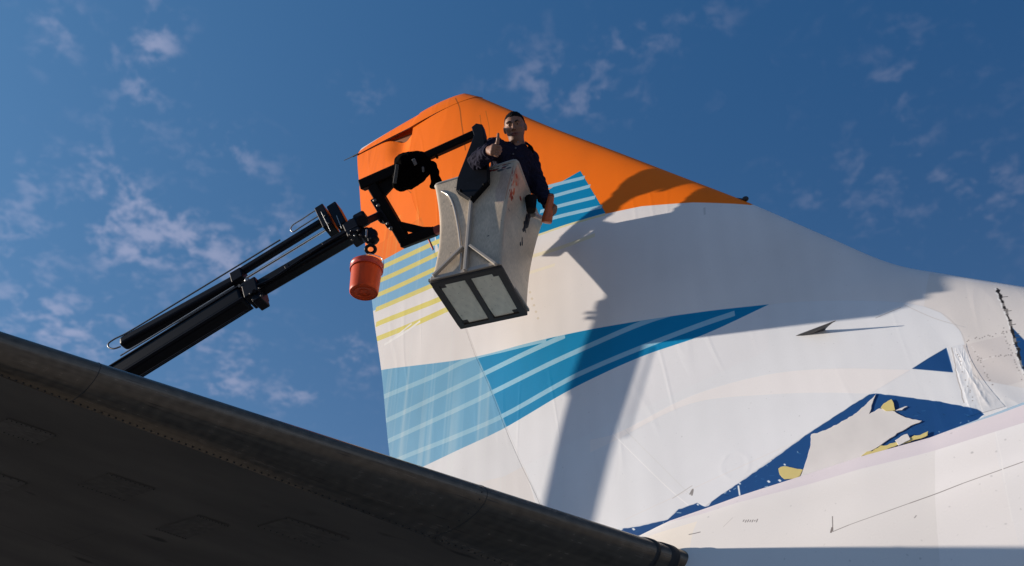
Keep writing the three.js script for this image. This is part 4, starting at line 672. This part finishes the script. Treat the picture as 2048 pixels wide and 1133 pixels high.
  const geos = [netMesh(body, ...box([rS, lS, rE, lE, rW, lW, pelvis, rA, lA, neckT, lK, rK], 0.2), 0.014, () => skinC), netMesh((p) => smin(headF(p), neck(p), 0.02), ...box([head], 0.15), 0.0045, colour), netMesh(handR, ...box([rW, rW.clone().addScaledVector(rF, 0.1)], 0.13), 0.0035, () => skinC), netMesh(handL, ...box([lW, lW.clone().addScaledVector(lF, 0.1)], 0.13), 0.0035, () => skinC)];
  obj('body', geos, skin, person);
  // clothes
  const fold = (p) => 0.011 * n3(p.x * 20 + p.y * 9, p.y * 15, p.z * 20) + 0.009 * (0.5 - Math.abs(n3(p.x * 17 - p.y * 14, p.y * 19 + p.x * 9, p.z * 17)) * 2) + 0.003 * n3(p.x * 60, p.y * 60, p.z * 60);
  const shirtF = (p) => { let d = smin(torso(p, 0.018), arms(p, 0.014), 0.035) + fold(p); d = Math.max(d, pelvis.y - 0.04 - p.y); d = Math.max(d, -(cap(p, neckB, neckB.clone().add(V(-0.005, 0.14, 0.04)), 0.060, 0.075))); tmpA.subVectors(p, rW); if (tmpA.length() < 0.12) d = Math.max(d, tmpA.dot(rF) + 0.004); tmpA.subVectors(p, lW); if (tmpA.length() < 0.12) d = Math.max(d, tmpA.dot(lF) - 0.004); return d; };
  const weave = grainTex(256, (x, y) => { const v = 0.8 + 0.25 * fbm(x * 12, y * 12, 3, 4); return [v, v, v].map(clamp1); });
  const shirtM = new THREE.MeshPhysicalMaterial({ color: rgb(0.014, 0.013, 0.028), roughness: 0.85, specularIntensity: 0.2, sheen: 0.5, sheenRoughness: 0.5, sheenColor: rgb(0.12, 0.10, 0.17), side: THREE.DoubleSide });
  const shirt = obj('shirt', netMesh(shirtF, ...box([rS, lS, rE, lE, rW, lW, pelvis], 0.22), 0.008), shirtM, person);
  const col = []; for (let i = 0; i <= 22; i++) { const a = (-150 + i / 22 * 300) * R, c = neckB.clone().add(V(0, 0.012, 0)), r = 0.082; const dir = V(Math.sin(a), 0, -Math.cos(a)); const b = c.clone().addScaledVector(dir, r), t = c.clone().addScaledVector(dir, r - 0.008).add(V(0, 0.05 - 0.02 * Math.abs(a) / 2.6, 0.012)), o = c.clone().addScaledVector(dir, r + 0.024).add(V(0, 0.008 - 0.02 * Math.abs(a) / 2.6, 0.006)); col.push([b, t, o]); }
  obj('collar', sheet(col), shirtM, shirt);
  obj('button', [0.06, 0.13, 0.2].map((t) => { const p = neckB.clone().lerp(chest, t * 4).add(V(0, 0, 0.16)); return ball(p, 0.007); }), std(rgb(0.1, 0.1, 0.12), 0.4), shirt);
  obj('trousers', netMesh((p) => Math.max(Math.max(smin(legs(p, 0.016), cap(p, pelvis, pelvis.clone().add(V(0, 0.05, 0)), 0.145, 0.14), 0.05) + fold(p), p.y - pelvis.y - 0.02), fl + 0.06 - p.y), ...box([pelvis, rA, lA, rK, lK], 0.2), 0.014), std(rgb(0.02, 0.022, 0.03), 0.9), person);
  for (const a of [rA, lA]) obj('boot', netMesh((p) => Math.max(smin(cap(p, a.clone().add(V(0, 0.05, 0)), a.clone().add(V(0, -0.02, 0)), 0.058, 0.058), cap(p, a.clone().add(V(0, -0.03, 0)), a.clone().add(V(0, -0.04, 0.17)), 0.05, 0.042), 0.04), fl - 0.012 - p.y), ...box([a, a.clone().add(V(0, 0, 0.18))], 0.1), 0.012), std(rgb(0.02, 0.015, 0.012), 0.7), person);
  // short black hair, brows, eyes
  const hairF = (p) => { loc.subVectors(p, head); const q = V(loc.dot(hx), loc.dot(hy), loc.dot(face)); q.multiplyScalar(1 / HS); let d = ell(q, V(0, 0.030, -0.018), 0.0795, 0.0985, 0.0985) + 0.0045 * n3(p.x * 120, p.y * 60, p.z * 120); const line = q.z > 0.03 ? 0.072 - 0.25 * Math.max(0, Math.abs(q.x) - 0.04) : q.z > -0.01 ? mix(0.012, 0.060, (q.z + 0.01) / 0.04) : q.z > -0.035 ? 0.012 : -0.055; return Math.max(d, (line - q.y) * 0.6); };
  obj('hair', netMesh(hairF, ...box([head], 0.14), 0.004), new THREE.MeshPhysicalMaterial({ color: rgb(0.006, 0.005, 0.005), roughness: 0.8, specularIntensity: 0.15, side: THREE.DoubleSide }), person);
  for (const s of [-1, 1]) { obj('eyebrow', wire([HP(s * 0.014, 0.029, 0.091), HP(s * 0.032, 0.035, 0.088), HP(s * 0.05, 0.028, 0.074)], 0.0056, 12), std(rgb(0.006, 0.005, 0.005), 0.9), person); const eye = obj('eye', ball(HP(s * 0.031, 0.011, 0.0755), 0.0118), std(rgb(0.10, 0.09, 0.085), 0.6), person); obj('iris', ball(HP(s * 0.031, 0.0115, 0.0835), 0.0062), std(rgb(0.012, 0.008, 0.006), 0.6), eye); }
  globalThis.LEFT = { at: lW.clone().addScaledVector(lF, 0.065).addScaledVector(lPalm, 0.03), lF, lT, lPalm };

  // orange tool in his left hand, lying along the closed fingers
  const g0 = Y(1093, 446, 4.17), g1 = Y(1103, 389, 4.365), tool = thing('hand_tool', 'orange tapered tube-shaped tool held in a hand outside the basket', 'tool', g0.clone());
  const ax = g1.clone().sub(g0), L = ax.length(), q = new THREE.Quaternion().setFromUnitVectors(V(0, 1, 0), ax.clone().normalize());
  const put = (g) => g.applyQuaternion(q);
  const om = std(rgb(0.75, 0.17, 0.04), 0.4, 0, { map: grainTex(128, (x, y) => { const v = 0.85 + 0.2 * fbm(x * 8, y * 8, 2, 4); return [v, v * 0.95, v * 0.92].map(clamp1); }) });
  obj('tapered_body', put(new THREE.LatheGeometry([[0.001, 0], [0.036, 0.002], [0.039, 0.012], [0.039, 0.045], [0.030, L * 0.5], [0.022, L * 0.96], [0.018, L]].map(([x, y]) => new THREE.Vector2(x, y)), 28)), om, tool, false);
  obj('end_cap', put(new THREE.LatheGeometry([[0.0001, L + 0.004], [0.016, L + 0.004], [0.0205, L - 0.004], [0.0235, L - 0.018]].map(([x, y]) => new THREE.Vector2(x, y)), 24)), std(rgb(0.09, 0.03, 0.025), 0.5), tool, false);
}
renderer.render(scene, camera);
